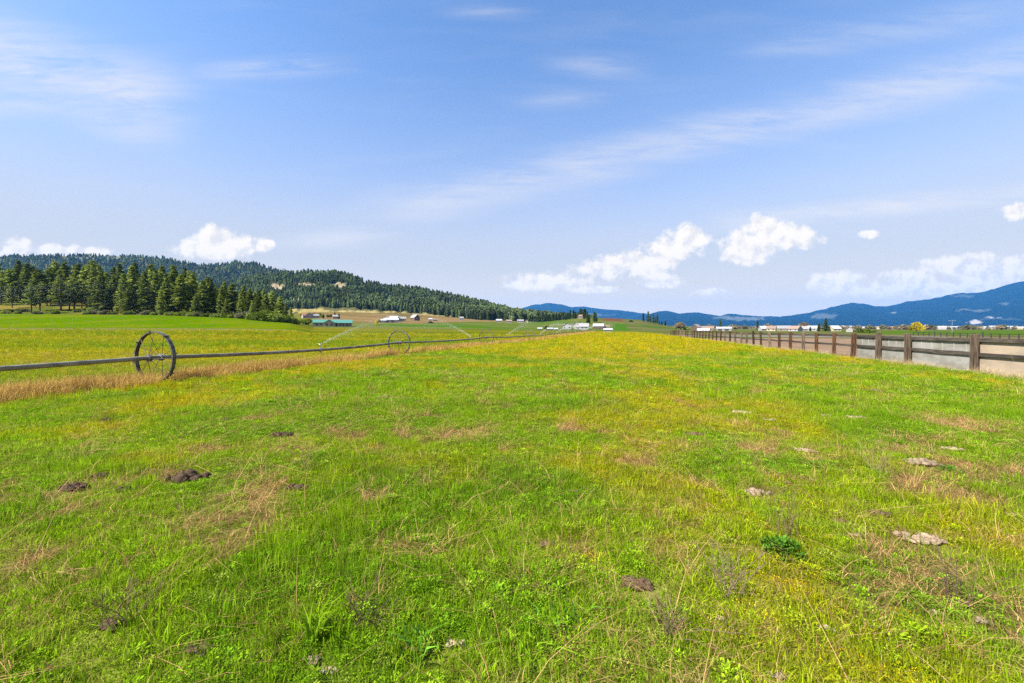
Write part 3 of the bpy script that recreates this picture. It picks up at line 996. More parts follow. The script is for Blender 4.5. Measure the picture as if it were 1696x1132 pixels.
# ------------------------------------------------------------------ scatter (for what nobody could count)
def scatter_tree(coll):
    ng = bpy.data.node_groups.new('scatter', 'GeometryNodeTree')
    ng.interface.new_socket('Geometry', in_out='INPUT', socket_type='NodeSocketGeometry')
    ng.interface.new_socket('Geometry', in_out='OUTPUT', socket_type='NodeSocketGeometry')
    N = ng.nodes
    gi, go = N.new('NodeGroupInput'), N.new('NodeGroupOutput')
    ci = N.new('GeometryNodeCollectionInfo')
    ci.inputs['Collection'].default_value = coll
    ci.inputs['Separate Children'].default_value = True
    ci.inputs['Reset Children'].default_value = True
    ip = N.new('GeometryNodeInstanceOnPoints')
    ip.inputs['Pick Instance'].default_value = True

    def na(name, ty):
        a = N.new('GeometryNodeInputNamedAttribute')
        a.data_type = ty
        a.inputs['Name'].default_value = name
        return a.outputs['Attribute']
    e2r = N.new('FunctionNodeEulerToRotation')
    L = ng.links
    L.new(na('rot', 'FLOAT_VECTOR'), e2r.inputs[0])
    L.new(gi.outputs[0], ip.inputs['Points'])
    L.new(ci.outputs[0], ip.inputs['Instance'])
    L.new(na('pick', 'INT'), ip.inputs['Instance Index'])
    L.new(e2r.outputs[0], ip.inputs['Rotation'])
    L.new(na('size', 'FLOAT_VECTOR'), ip.inputs['Scale'])
    L.new(ip.outputs[0], go.inputs[0])
    return ng


def scatter(name, protos, mats, pos, rot, size, tint, label, cat):
    coll = bpy.data.collections.new(name + ' pieces')
    for me, mt in zip(protos, mats):
        if len(me.materials) and me.materials[0] != mt:
            me = me.copy()
            me.materials.clear()
        if not len(me.materials):
            me.materials.append(mt)
        coll.objects.link(bpy.data.objects.new(name + '_piece', me))
    n = len(pos)
    pick = RNG.integers(0, len(protos), n).astype(np.int32)
    me = big_mesh(name, pos, attrs={'rot': ('FLOAT_VECTOR', 'POINT', rot.astype(np.float32)), 'size': ('FLOAT_VECTOR', 'POINT', size.astype(np.float32)),
                                    'pick': ('INT', 'POINT', pick), 'tint': ('FLOAT_COLOR', 'POINT', tint.astype(np.float32))})
    o = link_mesh(name, me)
    md = o.modifiers.new('scatter', 'NODES')
    md.node_group = scatter_tree(coll)
    tag(o, label, cat, kind='stuff')
    return o


def one(n):
    return np.ones((n, 4))


# --- forest on the hills, far too many to count
def forest(ridge, n, vmin, vmax, hmin, hmax, p0, p1, clears, thin=0.0, lim=None):
    px = RNG.uniform(p0, p1, n)
    v = RNG.uniform(vmin, vmax, n)
    X, Y, Z, R = ridge.at(px, v)
    keep = np.ones(n, bool)
    for (cx, cy_, rx, ry, rgb, s) in clears:
        d = ((px - cx) / rx) ** 2 + ((R - cy_) / ry) ** 2
        nn = fbm(px * 0.25 + cx, R * 0.5 + cy_, 4)
        w = sstep(1.1 - d + (nn - 0.5) * 2.2, 0.1, 0.7) * s
        keep &= RNG.random(n) > w * 1.05
    if lim is not None:
        keep &= R < np.interp(px, lim[0], lim[1])
    keep &= RNG.random(n) > thin * (fbm(px * 0.06, R * 0.2, 3))
    X, Y, Z = X[keep], Y[keep], Z[keep]
    m = len(X)
    h = RNG.uniform(hmin, hmax, m) / 18.0
    w = h * RNG.uniform(1.05, 1.45, m)
    rot = np.zeros((m, 3)); rot[:, 2] = RNG.uniform(0, 6.28, m)
    return np.stack([X, Y, Z - 0.4], 1), rot, np.stack([w, w, h], 1)


fa = forest(wood_hill, 19000, 0.03, 1.06, 8, 18, 332, 985, mid_clears, 0.25, ([332, 500, 560, 640, 700, 800, 905, 985], [519, 512, 509, 515, 519, 531, 533, 536]))
scatter('forest', [p[0] for p in FARP], [M['needle_far']] * 5, *fa, one(len(fa[0])), 'dense dark conifer forest covering the wooded hill in the middle', 'forest')
fb = forest(back_ridge, 20000, 0.35, 1.04, 11, 21, -500, 560, [(300, 462, 40, 4, TANC, 0.4), (160, 428, 60, 5, PALE, 0.5)], 0.35)
scatter('forest', [p[0] for p in FARP], [M['needle_far']] * 5, *fb, one(len(fb[0])), 'bluish conifer forest covering the long ridge behind the pine stand', 'forest')


# ------------------------------------------------------------------ grass and weeds of the meadow
def blade_mesh(seed, n, rad, h0, h1, w0, w1, lean=0.35, curl=0.5, name='tuft', rpow=0.6):
    rng = np.random.default_rng(seed)
    az = rng.uniform(0, 6.28, n)
    rr = rad * rng.random(n) ** rpow
    b = np.stack([rr * np.cos(az), rr * np.sin(az), np.full(n, -0.015)], 1)
    h = rng.uniform(h0, h1, n)
    la = az + rng.normal(0, 1.0, n)
    ln = np.abs(rng.normal(0, lean, n))
    d = np.stack([np.cos(la), np.sin(la), np.zeros(n)], 1)
    wd = rng.uniform(0, 6.28, n)
    w = (rng.uniform(w0, w1, n) * 0.5)[:, None] * np.stack([np.cos(wd), np.sin(wd), np.zeros(n)], 1)
    mid = b + d * (h * ln * 0.35)[:, None] + np.array((0, 0, 1)) * (h * 0.55)[:, None]
    tip = b + d * (h * (ln * 0.9 + curl * rng.random(n) * ln))[:, None] + np.array((0, 0, 1)) * (h * np.clip(1 - 0.35 * ln, 0.2, 1))[:, None]
    v = np.stack([b - w, b + w, mid + w * 0.85, mid - w * 0.85, tip], 1).reshape(-1, 3)
    k = np.arange(n)[:, None] * 5
    q = k + np.array([[0, 1, 2, 3]])
    t = k + np.array([[3, 2, 4]])
    tone = np.repeat(rng.random(n), 5).astype(np.float32)
    return big_mesh(name, v, quads=q, tris=t, attrs={'tone': ('FLOAT', 'POINT', tone)})


def leafy_mesh(seed, n, rad, h0, h1, leaf, name='weed', up=0.4, aspect=1.5):
    """low broad leaved weeds: small oval leaves at several heights, a little folded"""
    rng = np.random.default_rng(seed)
    az = rng.uniform(0, 6.28, n)
    rr = rad * rng.random(n) ** 0.55
    hh = rng.uniform(h0, h1, n) * (1 - 0.45 * (rr / rad) ** 2)
    c = np.stack([rr * np.cos(az), rr * np.sin(az), hh], 1)
    da = az + rng.normal(0, 0.8, n)
    el = rng.normal(up, 0.45, n)
    d = np.stack([np.cos(da) * np.cos(el), np.sin(da) * np.cos(el), np.sin(el)], 1)
    s = np.stack([-np.sin(da), np.cos(da), rng.normal(0, 0.25, n)], 1)
    L = (leaf * rng.uniform(0.6, 1.3, n))[:, None]
    v = np.stack([c - d * L * 0.5 * aspect, c + s * L * 0.36 - d * L * 0.05, c + d * L * 0.5 * aspect, c - s * L * 0.36 - d * L * 0.05], 1).reshape(-1, 3)
    q = np.arange(n * 4).reshape(-1, 4)
    return big_mesh(name, v, quads=q, attrs={'tone': ('FLOAT', 'POINT', np.repeat(rng.random(n), 4).astype(np.float32))})


M['grass'] = mat_leaf('grass blades', (0.16, 0.29, 0.008), (0.30, 0.40, 0.014), 0.5, 0.40, inst=0.65)
M['weed'] = mat_leaf('clover and weed leaves', (0.10, 0.215, 0.010), (0.22, 0.34, 0.02), 0.4, 0.45, inst=0.55)
M['gold'] = mat_leaf('golden weeds', (0.44, 0.28, 0.006), (0.60, 0.42, 0.012), 0.3, 0.3)
M['straw'] = mat_leaf('dry straw', (0.36, 0.27, 0.13), (0.55, 0.45, 0.25), 0.3, 0.3)
M['russet'] = mat_leaf('russet dry grass', (0.38, 0.20, 0.045), (0.62, 0.44, 0.14), 0.35, 0.45)
M['thatch'] = mat_leaf('brown thatch', (0.25, 0.12, 0.045), (0.42, 0.27, 0.12), 0.2, 0.4)
M['dead'] = mat_leaf('dead brown stems', (0.26, 0.17, 0.12), (0.42, 0.31, 0.22), 0.2, 0.4)
M['dark_leaf'] = mat_leaf('dark weed leaves', (0.04, 0.125, 0.012), (0.10, 0.22, 0.02), 0.35, 0.5)
M['pale_leaf'] = mat_leaf('pale green leaves', (0.16, 0.30, 0.012), (0.28, 0.42, 0.02), 0.4, 0.25)


def fan(n, y0, y1, slope=1.62, pw=2.0):
    """random points of the meadow between two distances"""
    y = (y0 ** pw + RNG.random(n) * (y1 ** pw - y0 ** pw)) ** (1 / pw)
    x = RNG.uniform(-1, 1, n) * (slope * y + 0.8)
    return x, y


def meadow_only(x, y):
    return (x < fence_x(y) - 0.05)


def rots(n, tilt=0.12):
    r = RNG.normal(0, tilt, (n, 3))
    r[:, 2] = RNG.uniform(0, 6.28, n)
    return r


def tints(x, y):
    yel, bare, lush = land_masks(x, y)
    n = len(x)
    c = mixc(mixc(np.tile(GREEN * 1.15, (n, 1)), LUSH, lush * 0.85), GOLD, yel * 0.9)
    j = RNG.random(n)
    c = mixc(c, np.array((0.27, 0.37, 0.012)), (j > 0.6) * 0.5)
    c = mixc(c, np.array((0.30, 0.24, 0.07)), (j < 0.10) * 0.7)
    beyond = (x < pipe_x(y) - 0.6) & (y > 0)
    bands = sstep(fbm(x * 0.012 + 5, y * 0.085 + 1, 4), 0.36, 0.62)
    ol = mixc(np.tile(np.array((0.15, 0.225, 0.012)), (n, 1)), (0.40, 0.32, 0.02), bands)
    c[beyond] = mixc(c[beyond], ol[beyond], np.full(beyond.sum(), 0.7))
    c = c * RNG.uniform(0.8, 1.2, (n, 1))
    return np.concatenate([np.clip(c, 0, 1), np.ones((n, 1))], 1), yel, bare, lush


CLODS = (
        (310, 798, 84, 'soil_dark', 'largest dark earth molehill in the left part of the meadow'),
        (122, 816, 56, 'soil_dark', 'dark earth heap left of the two molehills, near left edge'),
        (165, 796, 34, 'soil_dark', 'small dark earth heap just above the leftmost heap'),
        (210, 817, 44, 'soil_dark', 'dark earth heap between the leftmost heap and the largest molehill'),
        (493, 811, 48, 'soil_brown', 'reddish brown bare earth patch right of the largest molehill'),
        (466, 723, 44, 'soil_dark', 'dark flat earth patch farther off, below the first span of pipe'),
        (372, 695, 26, 'soil_brown', 'small brown earth patch left of the dark flat one'),
        (640, 660, 36, 'soil_brown', 'brown earth patch below the second wheel'),
        (176, 698, 26, 'soil_dark', 'small dark earth heap below and left of the nearest wheel'),
        (188, 736, 18, 'soil_dark', 'tiny dark earth heap under the small one near the nearest wheel'),
        (1524, 768, 60, 'soil_pale', 'pale dry crust of earth at the right, topped by a light ridge'),
        (1254, 815, 54, 'soil_pale', 'pale crumbly clod above the dry stalks right of centre'),
        (1526, 893, 80, 'soil_pale', 'largest pale broken clod in the lower right'),
        (1592, 994, 44, 'soil_brown', 'dark brown clod with dead stems near the lower right corner'),
        (1626, 1025, 34, 'soil_pale', 'smooth pale clod right of the dark brown one near the corner'),
        (1549, 1011, 30, 'soil_pale', 'smooth pale clod left of the dark brown one near the corner'),
        (1334, 747, 42, 'soil_pale', 'tan crust of earth in the middle right of the meadow'),
        (1230, 684, 40, 'soil_pale', 'long thin tan crust farther off right of centre'),
        (1276, 697, 28, 'soil_pale', 'small tan crust next to the long thin one'),
        (1150, 718, 34, 'soil_brown', 'brown crumbly patch left of the tan crusts'),
        (1368, 690, 24, 'soil_pale', 'small tan clod farther off, left of a pair'),
        (1414, 694, 34, 'soil_pale', 'wider tan clod farther off, right of a pair'),
        (1452, 652, 30, 'soil_brown', 'brown clod far off before the first fence bays'),
        (1577, 747, 34, 'soil_pale', 'thin pale clod above the dry crust at right'),
        (1456, 850, 44, 'soil_brown', 'brown clod between the pale crusts at right'),
        (1418, 889, 26, 'soil_pale', 'small pale clod left of the largest broken clod'),
        (1392, 864, 34, 'soil_brown', 'small brown clod with pinkish earth, right of the stalks'),
        (1680, 855, 34, 'soil_pale', 'pale clod cut by the right edge of the photo'),
        (1303, 800, 20, 'soil_brown', 'small brown clod right of the pale crumbly one'),
        (516, 1103, 42, 'soil_pale', 'pinkish pale clod at the bottom edge, left of a pair'),
        (545, 1121, 36, 'soil_pale', 'pinkish pale clod at the bottom edge, right of a pair'),
        (592, 1045, 26, 'soil_pale', 'small pale clod above the pair at the bottom edge'),
        (1196, 1030, 22, 'soil_pale', 'small pinkish clod below the dead brown weed'),
        (1366, 1042, 34, 'soil_pale', 'round pale clod at the bottom right of centre'),
        (1288, 1128, 32, 'soil_pale', 'pale clod cut by the bottom edge right of centre'),
        (1055, 972, 64, 'soil_brown', 'bare reddish brown patch of crumbs at the bottom centre'),
        (755, 1078, 40, 'soil_pale', 'small pale crumbly clod at the bottom, left of centre'),
        (330, 1078, 60, 'soil_brown', 'dark brown bare patch of crumbs at the lower left'),
        (185, 1045, 56, 'soil_brown', 'brown earth patch near the lower left corner'),
        (682, 1085, 36, 'soil_brown', 'brown crumbs between the pale clods at the bottom'),
        (905, 905, 40, 'soil_brown', 'brown bare spot in the lower centre'),
        (950, 815, 22, 'soil_brown', 'little brown bare spot in the centre of the meadow'))
_cc = []
for (px, py, w, mt, lab) in CLODS:
    Yc = CAMH * F / (py - HY)
    _cc.append(((px - CX) / F * Yc, Yc, w / F * Yc))
_cc = np.array(_cc)


def clear_of_clods(x, y):
    ok = np.ones(len(x), bool)
    for (cx, cy_, w) in _cc:
        d = ((x - cx) / (0.52 * w)) ** 2 + np.where(y > cy_, (y - cy_) / (0.30 * w), (y - cy_) / (0.42 * w + 0.06)) ** 2
        ok &= (d > 1) | (RNG.random(len(x)) < 0.06)
    return ok


def sow(name, protos, mat, sets, label, cat, chance, smul=1.0, flat=None, tilt=0.12):
    X, Y, S = [], [], []
    for (n, y0, y1, s) in sets:
        x, y = fan(n, y0, y1)
        X.append(x); Y.append(y); S.append(np.full(n, s))
    x, y, s = map(np.concatenate, (X, Y, S))
    tn, yel, bare, lush = tints(x, y)
    keep = meadow_only(x, y) & clear_of_clods(x, y) & ((x > pipe_x(y) - 1) | (y < 86)) & (RNG.random(len(x)) < chance(x, y, yel, bare, lush))
    x, y, s, tn = x[keep], y[keep], s[keep], tn[keep]
    n = len(x)
    sc = s * RNG.uniform(0.65, 1.35, n) * smul
    hz = sc * RNG.uniform(0.75, 1.25, n)
    if flat is not None:
        hz *= flat(x, y)
    z = H(x, y)
    scatter(name, protos, [mat] * len(protos), np.stack([x, y, z], 1), rots(n, tilt), np.stack([sc, sc, hz], 1), tn, label, cat)


tufts = [blade_mesh(10 + i, [60, 70, 48, 80][i], [0.13, 0.15, 0.10, 0.17][i], 0.035, [0.13, 0.10, 0.16, 0.09][i], 0.003, 0.0065, [0.5, 0.6, 0.35, 0.8][i]) for i in range(4)]
weeds = [leafy_mesh(30 + i, [190, 240, 150][i], [0.12, 0.15, 0.10][i], 0.01, [0.07, 0.05, 0.09][i], [0.013, 0.011, 0.015][i]) for i in range(3)]
hgt_near = lambda x, y: 0.50 + 0.8 * fbm(x * 0.7 + 400, y * 0.7 + 90, 3) ** 1.5 * 1.6
sow('grass', tufts, M['grass'], [(46000, 0.6, 9, 0.78), (60000, 8, 28, 1.15), (42000, 25, 75, 2.4), (30000, 65, 150, 4.0)],
    'short bright green and yellowing meadow grass filling the foreground', 'grass', lambda x, y, yel, bare, lush: np.clip(1.0 - 0.9 * bare - 0.25 * yel, 0, 1), flat=hgt_near)
sow('clover', weeds, M['weed'], [(34000, 0.6, 9, 0.6), (26000, 8, 26, 1.05), (12000, 24, 60, 2.0)],
    'low leafy clover and weeds growing among the meadow grass', 'ground cover', lambda x, y, yel, bare, lush: np.clip(0.25 + 0.75 * lush - 0.8 * bare, 0.02, 1))
golds = []
for i in range(3):
    a = leafy_mesh(60 + i, [230, 190, 170][i], [0.15, 0.12, 0.17][i], 0.02, [0.11, 0.13, 0.09][i], [0.0062, 0.0055, 0.007][i], up=0.8)
    golds.append(a)
sow('golden_weed', golds, M['gold'], [(12000, 0.6, 9, 0.62), (30000, 8, 28, 1.05), (26000, 25, 75, 2.2), (12000, 65, 140, 3.6)],
    'tiny golden yellow weeds speckling the meadow in patches', 'wildflowers', lambda x, y, yel, bare, lush: np.clip(yel * 1.05 - 0.12, 0, 1) * (1 - 0.6 * bare) * np.where(x < pipe_x(y) - 0.8, 0.35, 1.0) * (0.45 + 0.55 * sstep(y, 3, 11)))
thatches = [blade_mesh(80 + i, 60, 0.16, 0.03, 0.13, 0.0022, 0.0045, 2.2, 1.0) for i in range(3)]
sow('dead_thatch', thatches, M['thatch'], [(15000, 0.6, 9, 0.75), (15000, 8, 26, 1.2), (3000, 24, 60, 2.2)],
    'dead brown thatch lying flat in bare spots of the meadow', 'dead grass', lambda x, y, yel, bare, lush: np.clip(0.22 + 0.6 * bare, 0, 1), tilt=0.2)
straws = [blade_mesh(90 + i, [7, 10, 5][i], [0.10, 0.14, 0.06][i], 0.14, [0.28, 0.24, 0.34][i], 0.0011, 0.0021, [0.45, 0.8, 0.3][i], 0.7) for i in range(3)]
sow('straw', straws, M['straw'], [(900, 0.8, 9, 0.62), (4200, 8, 26, 0.9), (4000, 24, 60, 1.2)],
    'thin pale dry stalks standing scattered in the meadow', 'dry stalks', lambda x, y, yel, bare, lush: np.clip(0.18 + 0.75 * sstep(fbm(x * 0.3 + 700, y * 0.3, 3), 0.46, 0.62) * (0.5 + 0.5 * sstep(x, -1, 4)), 0, 1), tilt=0.25)

# dry russet grass left standing along the wheel line and at the foot of the fence
n = 15000
y = 3 + (RNG.random(n) ** 1.6) * 150
off = RNG.normal(0.12, 0.32, n)
x = pipe_x(y) + off * (1 + y * 0.004)
keep = RNG.random(n) < np.clip(0.12 + 1.1 * sstep(fbm(x * 0.6 + 40, y * 0.6, 3), 0.36, 0.58), 0, 1)
x, y = x[keep], y[keep]
n = len(x)
dry = [blade_mesh(200 + i, 34, 0.16, 0.16, [0.50, 0.42, 0.58][i], 0.003, 0.006, 0.35, 0.9) for i in range(3)]
s = RNG.uniform(0.7, 1.15, n) * np.interp(y, [0, 40, 150], [0.95, 1.05, 1.35])
scatter('dry_grass', dry, [M['russet']] * 3, np.stack([x, y, H(x, y)], 1), rots(n, 0.16), np.stack([s * 1.2, s * 1.2, s], 1), one(n),
        'strip of tall russet dry grass standing under the irrigation pipe', 'dry grass')
n = 4200
y = 6 + (RNG.random(n) ** 1.5) * 88
x = fence_x(y) + RNG.normal(-0.22, 0.18, n)
keep = RNG.random(n) < 0.25 + 0.9 * sstep(fbm(x * 0.4, y * 0.4 + 70, 3), 0.4, 0.6)
x, y = x[keep], y[keep]
n = len(x)
s = RNG.uniform(0.35, 0.9, n)
fdry = [blade_mesh(240 + i, 16, 0.14, 0.16, 0.5, 0.002, 0.0045, 0.4, 0.9) for i in range(3)]
scatter('dry_grass', fdry, [M['straw']] * 3, np.stack([x, y, H(x, y)], 1), rots(n, 0.2), np.stack([s, s, s], 1), one(n), 'pale dry grass growing along the foot of the timber fence', 'dry grass')


# ------------------------------------------------------------------ irrigation wheel line
R_W = 0.79


def ring_band(mb, r0, r1, x0, x1, seg=56):
    """flat steel band about the x axis"""
    b = len(mb.v)
    for i in range(seg):
        t = 2 * math.pi * i / seg
        for (r, x) in ((r1, x0), (r1, x1), (r0, x1), (r0, x0)):
            mb.v.append((x, r * math.cos(t), r * math.sin(t)))
    for i in range(seg):
        a, c = b + 4 * i, b + 4 * ((i + 1) % seg)
        for k_ in range(4):
            k2 = (k_ + 1) % 4
            mb.f.append([a + k_, a + k2, c + k2, c + k_])


def rot_lug(mb, ang, r, x0, x1, th, wid):
    c, s = math.cos(ang), math.sin(ang)
    b = len(mb.v)
    for x in (x0, x1):
        for (dr, dt) in ((-0.004, -wid), (th, -wid), (th, wid), (-0.004, wid)):
            rr, tt = r + dr, dt
            mb.v.append((x, rr * c - tt * s, rr * s + tt * c))
    for q in ((0, 1, 2, 3), (7, 6, 5, 4), (0, 4, 5, 1), (1, 5, 6, 2), (2, 6, 7, 3), (3, 7, 4, 0)):
        mb.f.append([b + i for i in q])


rim_mb = MB()
ring_band(rim_mb, R_W - 0.010, R_W, -0.044, 0.044)
ring_band(rim_mb, R_W - 0.036, R_W + 0.003, -0.050, -0.043)
ring_band(rim_mb, R_W - 0.036, R_W + 0.003, 0.043, 0.050)
ring_band(rim_mb, R_W - 0.026, R_W - 0.011, -0.012, 0.012)
rim_me = rim_mb.mesh('rim')
hub_mb = MB()
hub_mb.tube([(-0.03, 0, 0), (0.03, 0, 0)], 0.088, 16)
hub_mb.tube([(-0.045, 0, 0), (-0.032, 0, 0)], 0.11, 16)
hub_mb.tube([(0.032, 0, 0), (0.045, 0, 0)], 0.11, 16)
for a in (0.6, 2.2, 3.8, 5.4):
    hub_mb.tube([(-0.06, 0.095 * math.cos(a), 0.095 * math.sin(a)), (0.06, 0.095 * math.cos(a), 0.095 * math.sin(a))], 0.012, 6)
hub_me = hub_mb.mesh('hub')
lug_mb = MB()
rot_lug(lug_mb, 0.0, R_W, -0.085, 0.085, 0.020, 0.020)
lug_me = lug_mb.mesh('lug')
for me_, m_ in ((rim_me, M['rim']), (hub_me, M['steel']), (lug_me, M['rim'])):
    me_.materials.append(m_)


def spoke_me(i):
    side = 1 if i % 2 else -1
    a = 2 * math.pi * (i + 0.5) / 16
    a2 = a + (0.30 if (i // 2) % 2 else -0.30)
    mb = MB()
    mb.tube([(side * 0.16, 0.09 * math.cos(a2), 0.09 * math.sin(a2)), (side * 0.03, (R_W - 0.015) * math.cos(a), (R_W - 0.015) * math.sin(a))], 0.0065, 6)
    me = mb.mesh('spoke')
    me.materials.append(M['spoke'])
    return me


spokes = [spoke_me(i) for i in range(16)]
wl = empty('wheel_line', (WHEELS[1][0], WHEELS[1][1], float(H(*WHEELS[1]))))
tag(wl, 'long grey irrigation pipe carried on spoked steel wheels across the meadow', 'irrigation line')
O = np.array(wl.location)
AX = R_W - 0.02
axle = [np.array((w[0], w[1], float(H(*w)) + AX)) for w in WHEELS]
# the pipe droops a little between the wheels
pts = []
for i in range(len(axle) - 1):
    for t in np.linspace(0, 1, 13)[:-1]:
        p = axle[i] * (1 - t) + axle[i + 1] * t
        sag = 0.10 * 4 * t * (1 - t) * (0.6 + 0.8 * ((i * 37) % 10) / 10)
        pts.append(p - np.array((0, 0, sag)) - O)
pts.append(axle[-1] - O)
mb = MB()
mb.tube(pts, 0.064, 14)
mb.build('pipe', M['pipe'], wl, True)
whole = MB()
ring_band(whole, R_W - 0.02, R_W, -0.055, 0.055, 40)
for i in range(16):
    side = 1 if i % 2 else -1
    a = 2 * math.pi * (i + 0.5) / 16
    whole.tube([(side * 0.16, 0, 0), (side * 0.03, (R_W - 0.015) * math.cos(a), (R_W - 0.015) * math.sin(a))], 0.007, 5)
whole.tube([(-0.2, 0, 0), (0.2, 0, 0)], 0.10, 12)
whole_me = whole.mesh('wheel')
whole_me.materials.append(M['rim'])
for i in range(1, len(WHEELS)):
    d = axle[min(i + 1, len(axle) - 1)] - axle[i - 1]
    rz = math.atan2(d[1], d[0])
    loc = axle[i] - O
    spin = i * 0.61
    if i <= 4:
        w = empty('wheel', loc, 0, wl)
        w.rotation_euler = (spin, 0, rz)
        o = bpy.data.objects.new('rim', rim_me); C.objects.link(o); o.parent = w
        for sx in (-0.16, 0.16):
            o = bpy.data.objects.new('hub', hub_me); C.objects.link(o); o.parent = w; o.location = (sx, 0, 0)
        for k_ in range(16):
            o = bpy.data.objects.new('spoke', spokes[k_]); C.objects.link(o); o.parent = w
        for k_ in range(8):
            o = bpy.data.objects.new('lug', lug_me); C.objects.link(o); o.parent = w; o.rotation_euler = (k_ * math.pi / 4, 0, 0)
    else:
        o = bpy.data.objects.new('wheel', whole_me); C.objects.link(o); o.parent = wl
        o.location = loc
        o.rotation_euler = (spin, 0, rz)
# sprinklers: one on every span
sp_mb = MB()
sp_mb.tube([(0, 0, 0.03), (0, 0, 0.20)], 0.016, 8)
sp_mb.tube([(0, 0, 0.19), (0, 0, 0.25)], 0.03, 8)
sp_mb.tube([(0, 0, 0.235), (0.0, 0.13, 0.29)], [0.018, 0.011], 8)
sp_mb.tube([(0, -0.02, 0.26), (0.0, -0.09, 0.30)], 0.012, 6)
sp_mb.tube([(0.0, 0.05, 0.26), (0.03, 0.06, 0.33), (-0.03, 0.02, 0.33), (0, -0.03, 0.26)], 0.007, 6)
sp_mb.tube([(-0.10, 0, -0.0), (0.10, 0, 0.0)], 0.078, 14)
sp_mb.tube([(0, 0, -0.06), (0, 0, -0.15)], 0.02, 8)
sp_me = sp_mb.mesh('sprinkler')
sp_me.materials.append(M['steel'])
heads = []
for i in range(len(WHEELS) - 1):
    t = {0: 0.52, 1: 0.5, 2: 0.74, 3: 0.42}.get(i, 0.5)
    p = axle[i] * (1 - t) + axle[i + 1] * t
    sag = 0.10 * 4 * t * (1 - t) * (0.6 + 0.8 * ((i * 37) % 10) / 10)
    p = p - np.array((0, 0, sag))
    d = axle[i + 1] - axle[i]
    o = bpy.data.objects.new('sprinkler', sp_me); C.objects.link(o); o.parent = wl
    o.location = p - O
    o.rotation_euler = (0, 0, math.atan2(d[1], d[0]))
    heads.append(p + np.array((0, 0, 0.28)))

# water thrown by the sprinklers: droplets along real arcs
m = bpy.data.materials.new('water spray')
m.use_nodes = True
b = m.node_tree.nodes['Principled BSDF']
b.inputs['Base Color'].default_value = (0.86, 0.89, 0.92, 1)
b.inputs['Roughness'].default_value = 0.3
k = NT(m.node_tree)
tl = k.n('ShaderNodeBsdfTranslucent'); tl.inputs[0].default_value = (0.86, 0.89, 0.92, 1)
mx = k.n('ShaderNodeMixShader'); mx.inputs[0].default_value = 0.45
k.lk(b.outputs[0], mx.inputs[1]); k.lk(tl.outputs[0], mx.inputs[2])
k.lk(mx.outputs[0], m.node_tree.nodes['Material Output'].inputs[0])
M['water'] = m


def spray(start, az, elev, reach, n, drop, label, fall=0.55, spread=0.075, mist=1.0, seed=0):
    """arc of droplets; az from +Y towards +X; it thins into mist that drifts down"""
    rng = np.random.default_rng(900 + seed)
    t = rng.random(n) ** 0.8
    s = t * reach
    te = math.tan(elev)
    z = s * te - te * s * s / reach * (1 - 0.0) * fall
    w = 0.015 + spread * s * (0.3 + 0.7 * t)
    side = rng.normal(0, 1, n) * w
    down = np.abs(rng.normal(0, 1, n)) * w * 1.9 * (rng.random(n) < 0.35 + 0.6 * t) * mist
    up = rng.normal(0, 1, n) * w * 0.35
    dx, dy = math.sin(az), math.cos(az)
    P0 = np.array(start)
    cen = np.stack([P0[0] + dx * s + dy * side, P0[1] + dy * s - dx * side, P0[2] + z - down + up], 1)
    cen[:, 2] = np.maximum(cen[:, 2], 0.05)
    size = drop * rng.uniform(0.5, 1.3, n) * (1 - 0.35 * t)
    # elongated little octahedra
    dirv = np.stack([np.full(n, dx), np.full(n, dy), te * (1 - 2 * t * fall)], 1)
    dirv /= np.linalg.norm(dirv, axis=1)[:, None]
    a = np.cross(dirv, np.array((0, 0, 1.0))); a /= np.linalg.norm(a, axis=1)[:, None]
    b_ = np.cross(a, dirv)
    sz = size[:, None]
    el = 2.2
    v = np.stack([cen - dirv * sz * el, cen + a * sz * .5, cen + b_ * sz * .5, cen - a * sz * .5, cen - b_ * sz * .5, cen + dirv * sz * el], 1).reshape(-1, 3)
    kk = np.arange(n)[:, None, None] * 6
    tr = kk + np.array([[0, 2, 1], [0, 3, 2], [0, 4, 3], [0, 1, 4], [5, 1, 2], [5, 2, 3], [5, 3, 4], [5, 4, 1]])[None]
    v = v - P0
    me = big_mesh('water_spray', v, tris=tr.reshape(-1, 3))
    o = link_mesh('water_spray', me, M['water'])
    o.location = tuple(P0)
    tag(o, label, 'water spray')
    return o


R_ = math.radians
spray(heads[0], R_(-17), R_(19), 17, 11000, 0.0045, 'water jet arching in front of the pine stand from beyond the left edge', seed=1)
spray(heads[1], R_(6), R_(15), 15, 9000, 0.0062, 'water jet rising to the right between the two nearest wheels', seed=2)
spray(heads[2], R_(-33), R_(16), 15, 7000, 0.007, 'water jet rising to the left just past the second wheel', seed=3)
spray(heads[3], R_(22), R_(16), 15, 6000, 0.0095, 'water jet rising to the right just past the third wheel', seed=4)
spray(heads[4], R_(24), R_(17), 15, 5200, 0.012, 'faint water jet rising in front of the white farmhouse, left one', seed=5)
spray(heads[5], R_(30), R_(16), 14, 4800, 0.013, 'faint water jet rising in front of the white farmhouse, right one', seed=6)
spray(heads[8], R_(50), R_(17), 16, 5000, 0.019, 'white water jet arching right near the far end of the irrigation line', seed=7)
spray(heads[9], R_(-40), R_(17), 16, 4600, 0.019, 'white water jet arching left near the far end of the irrigation line', seed=8)

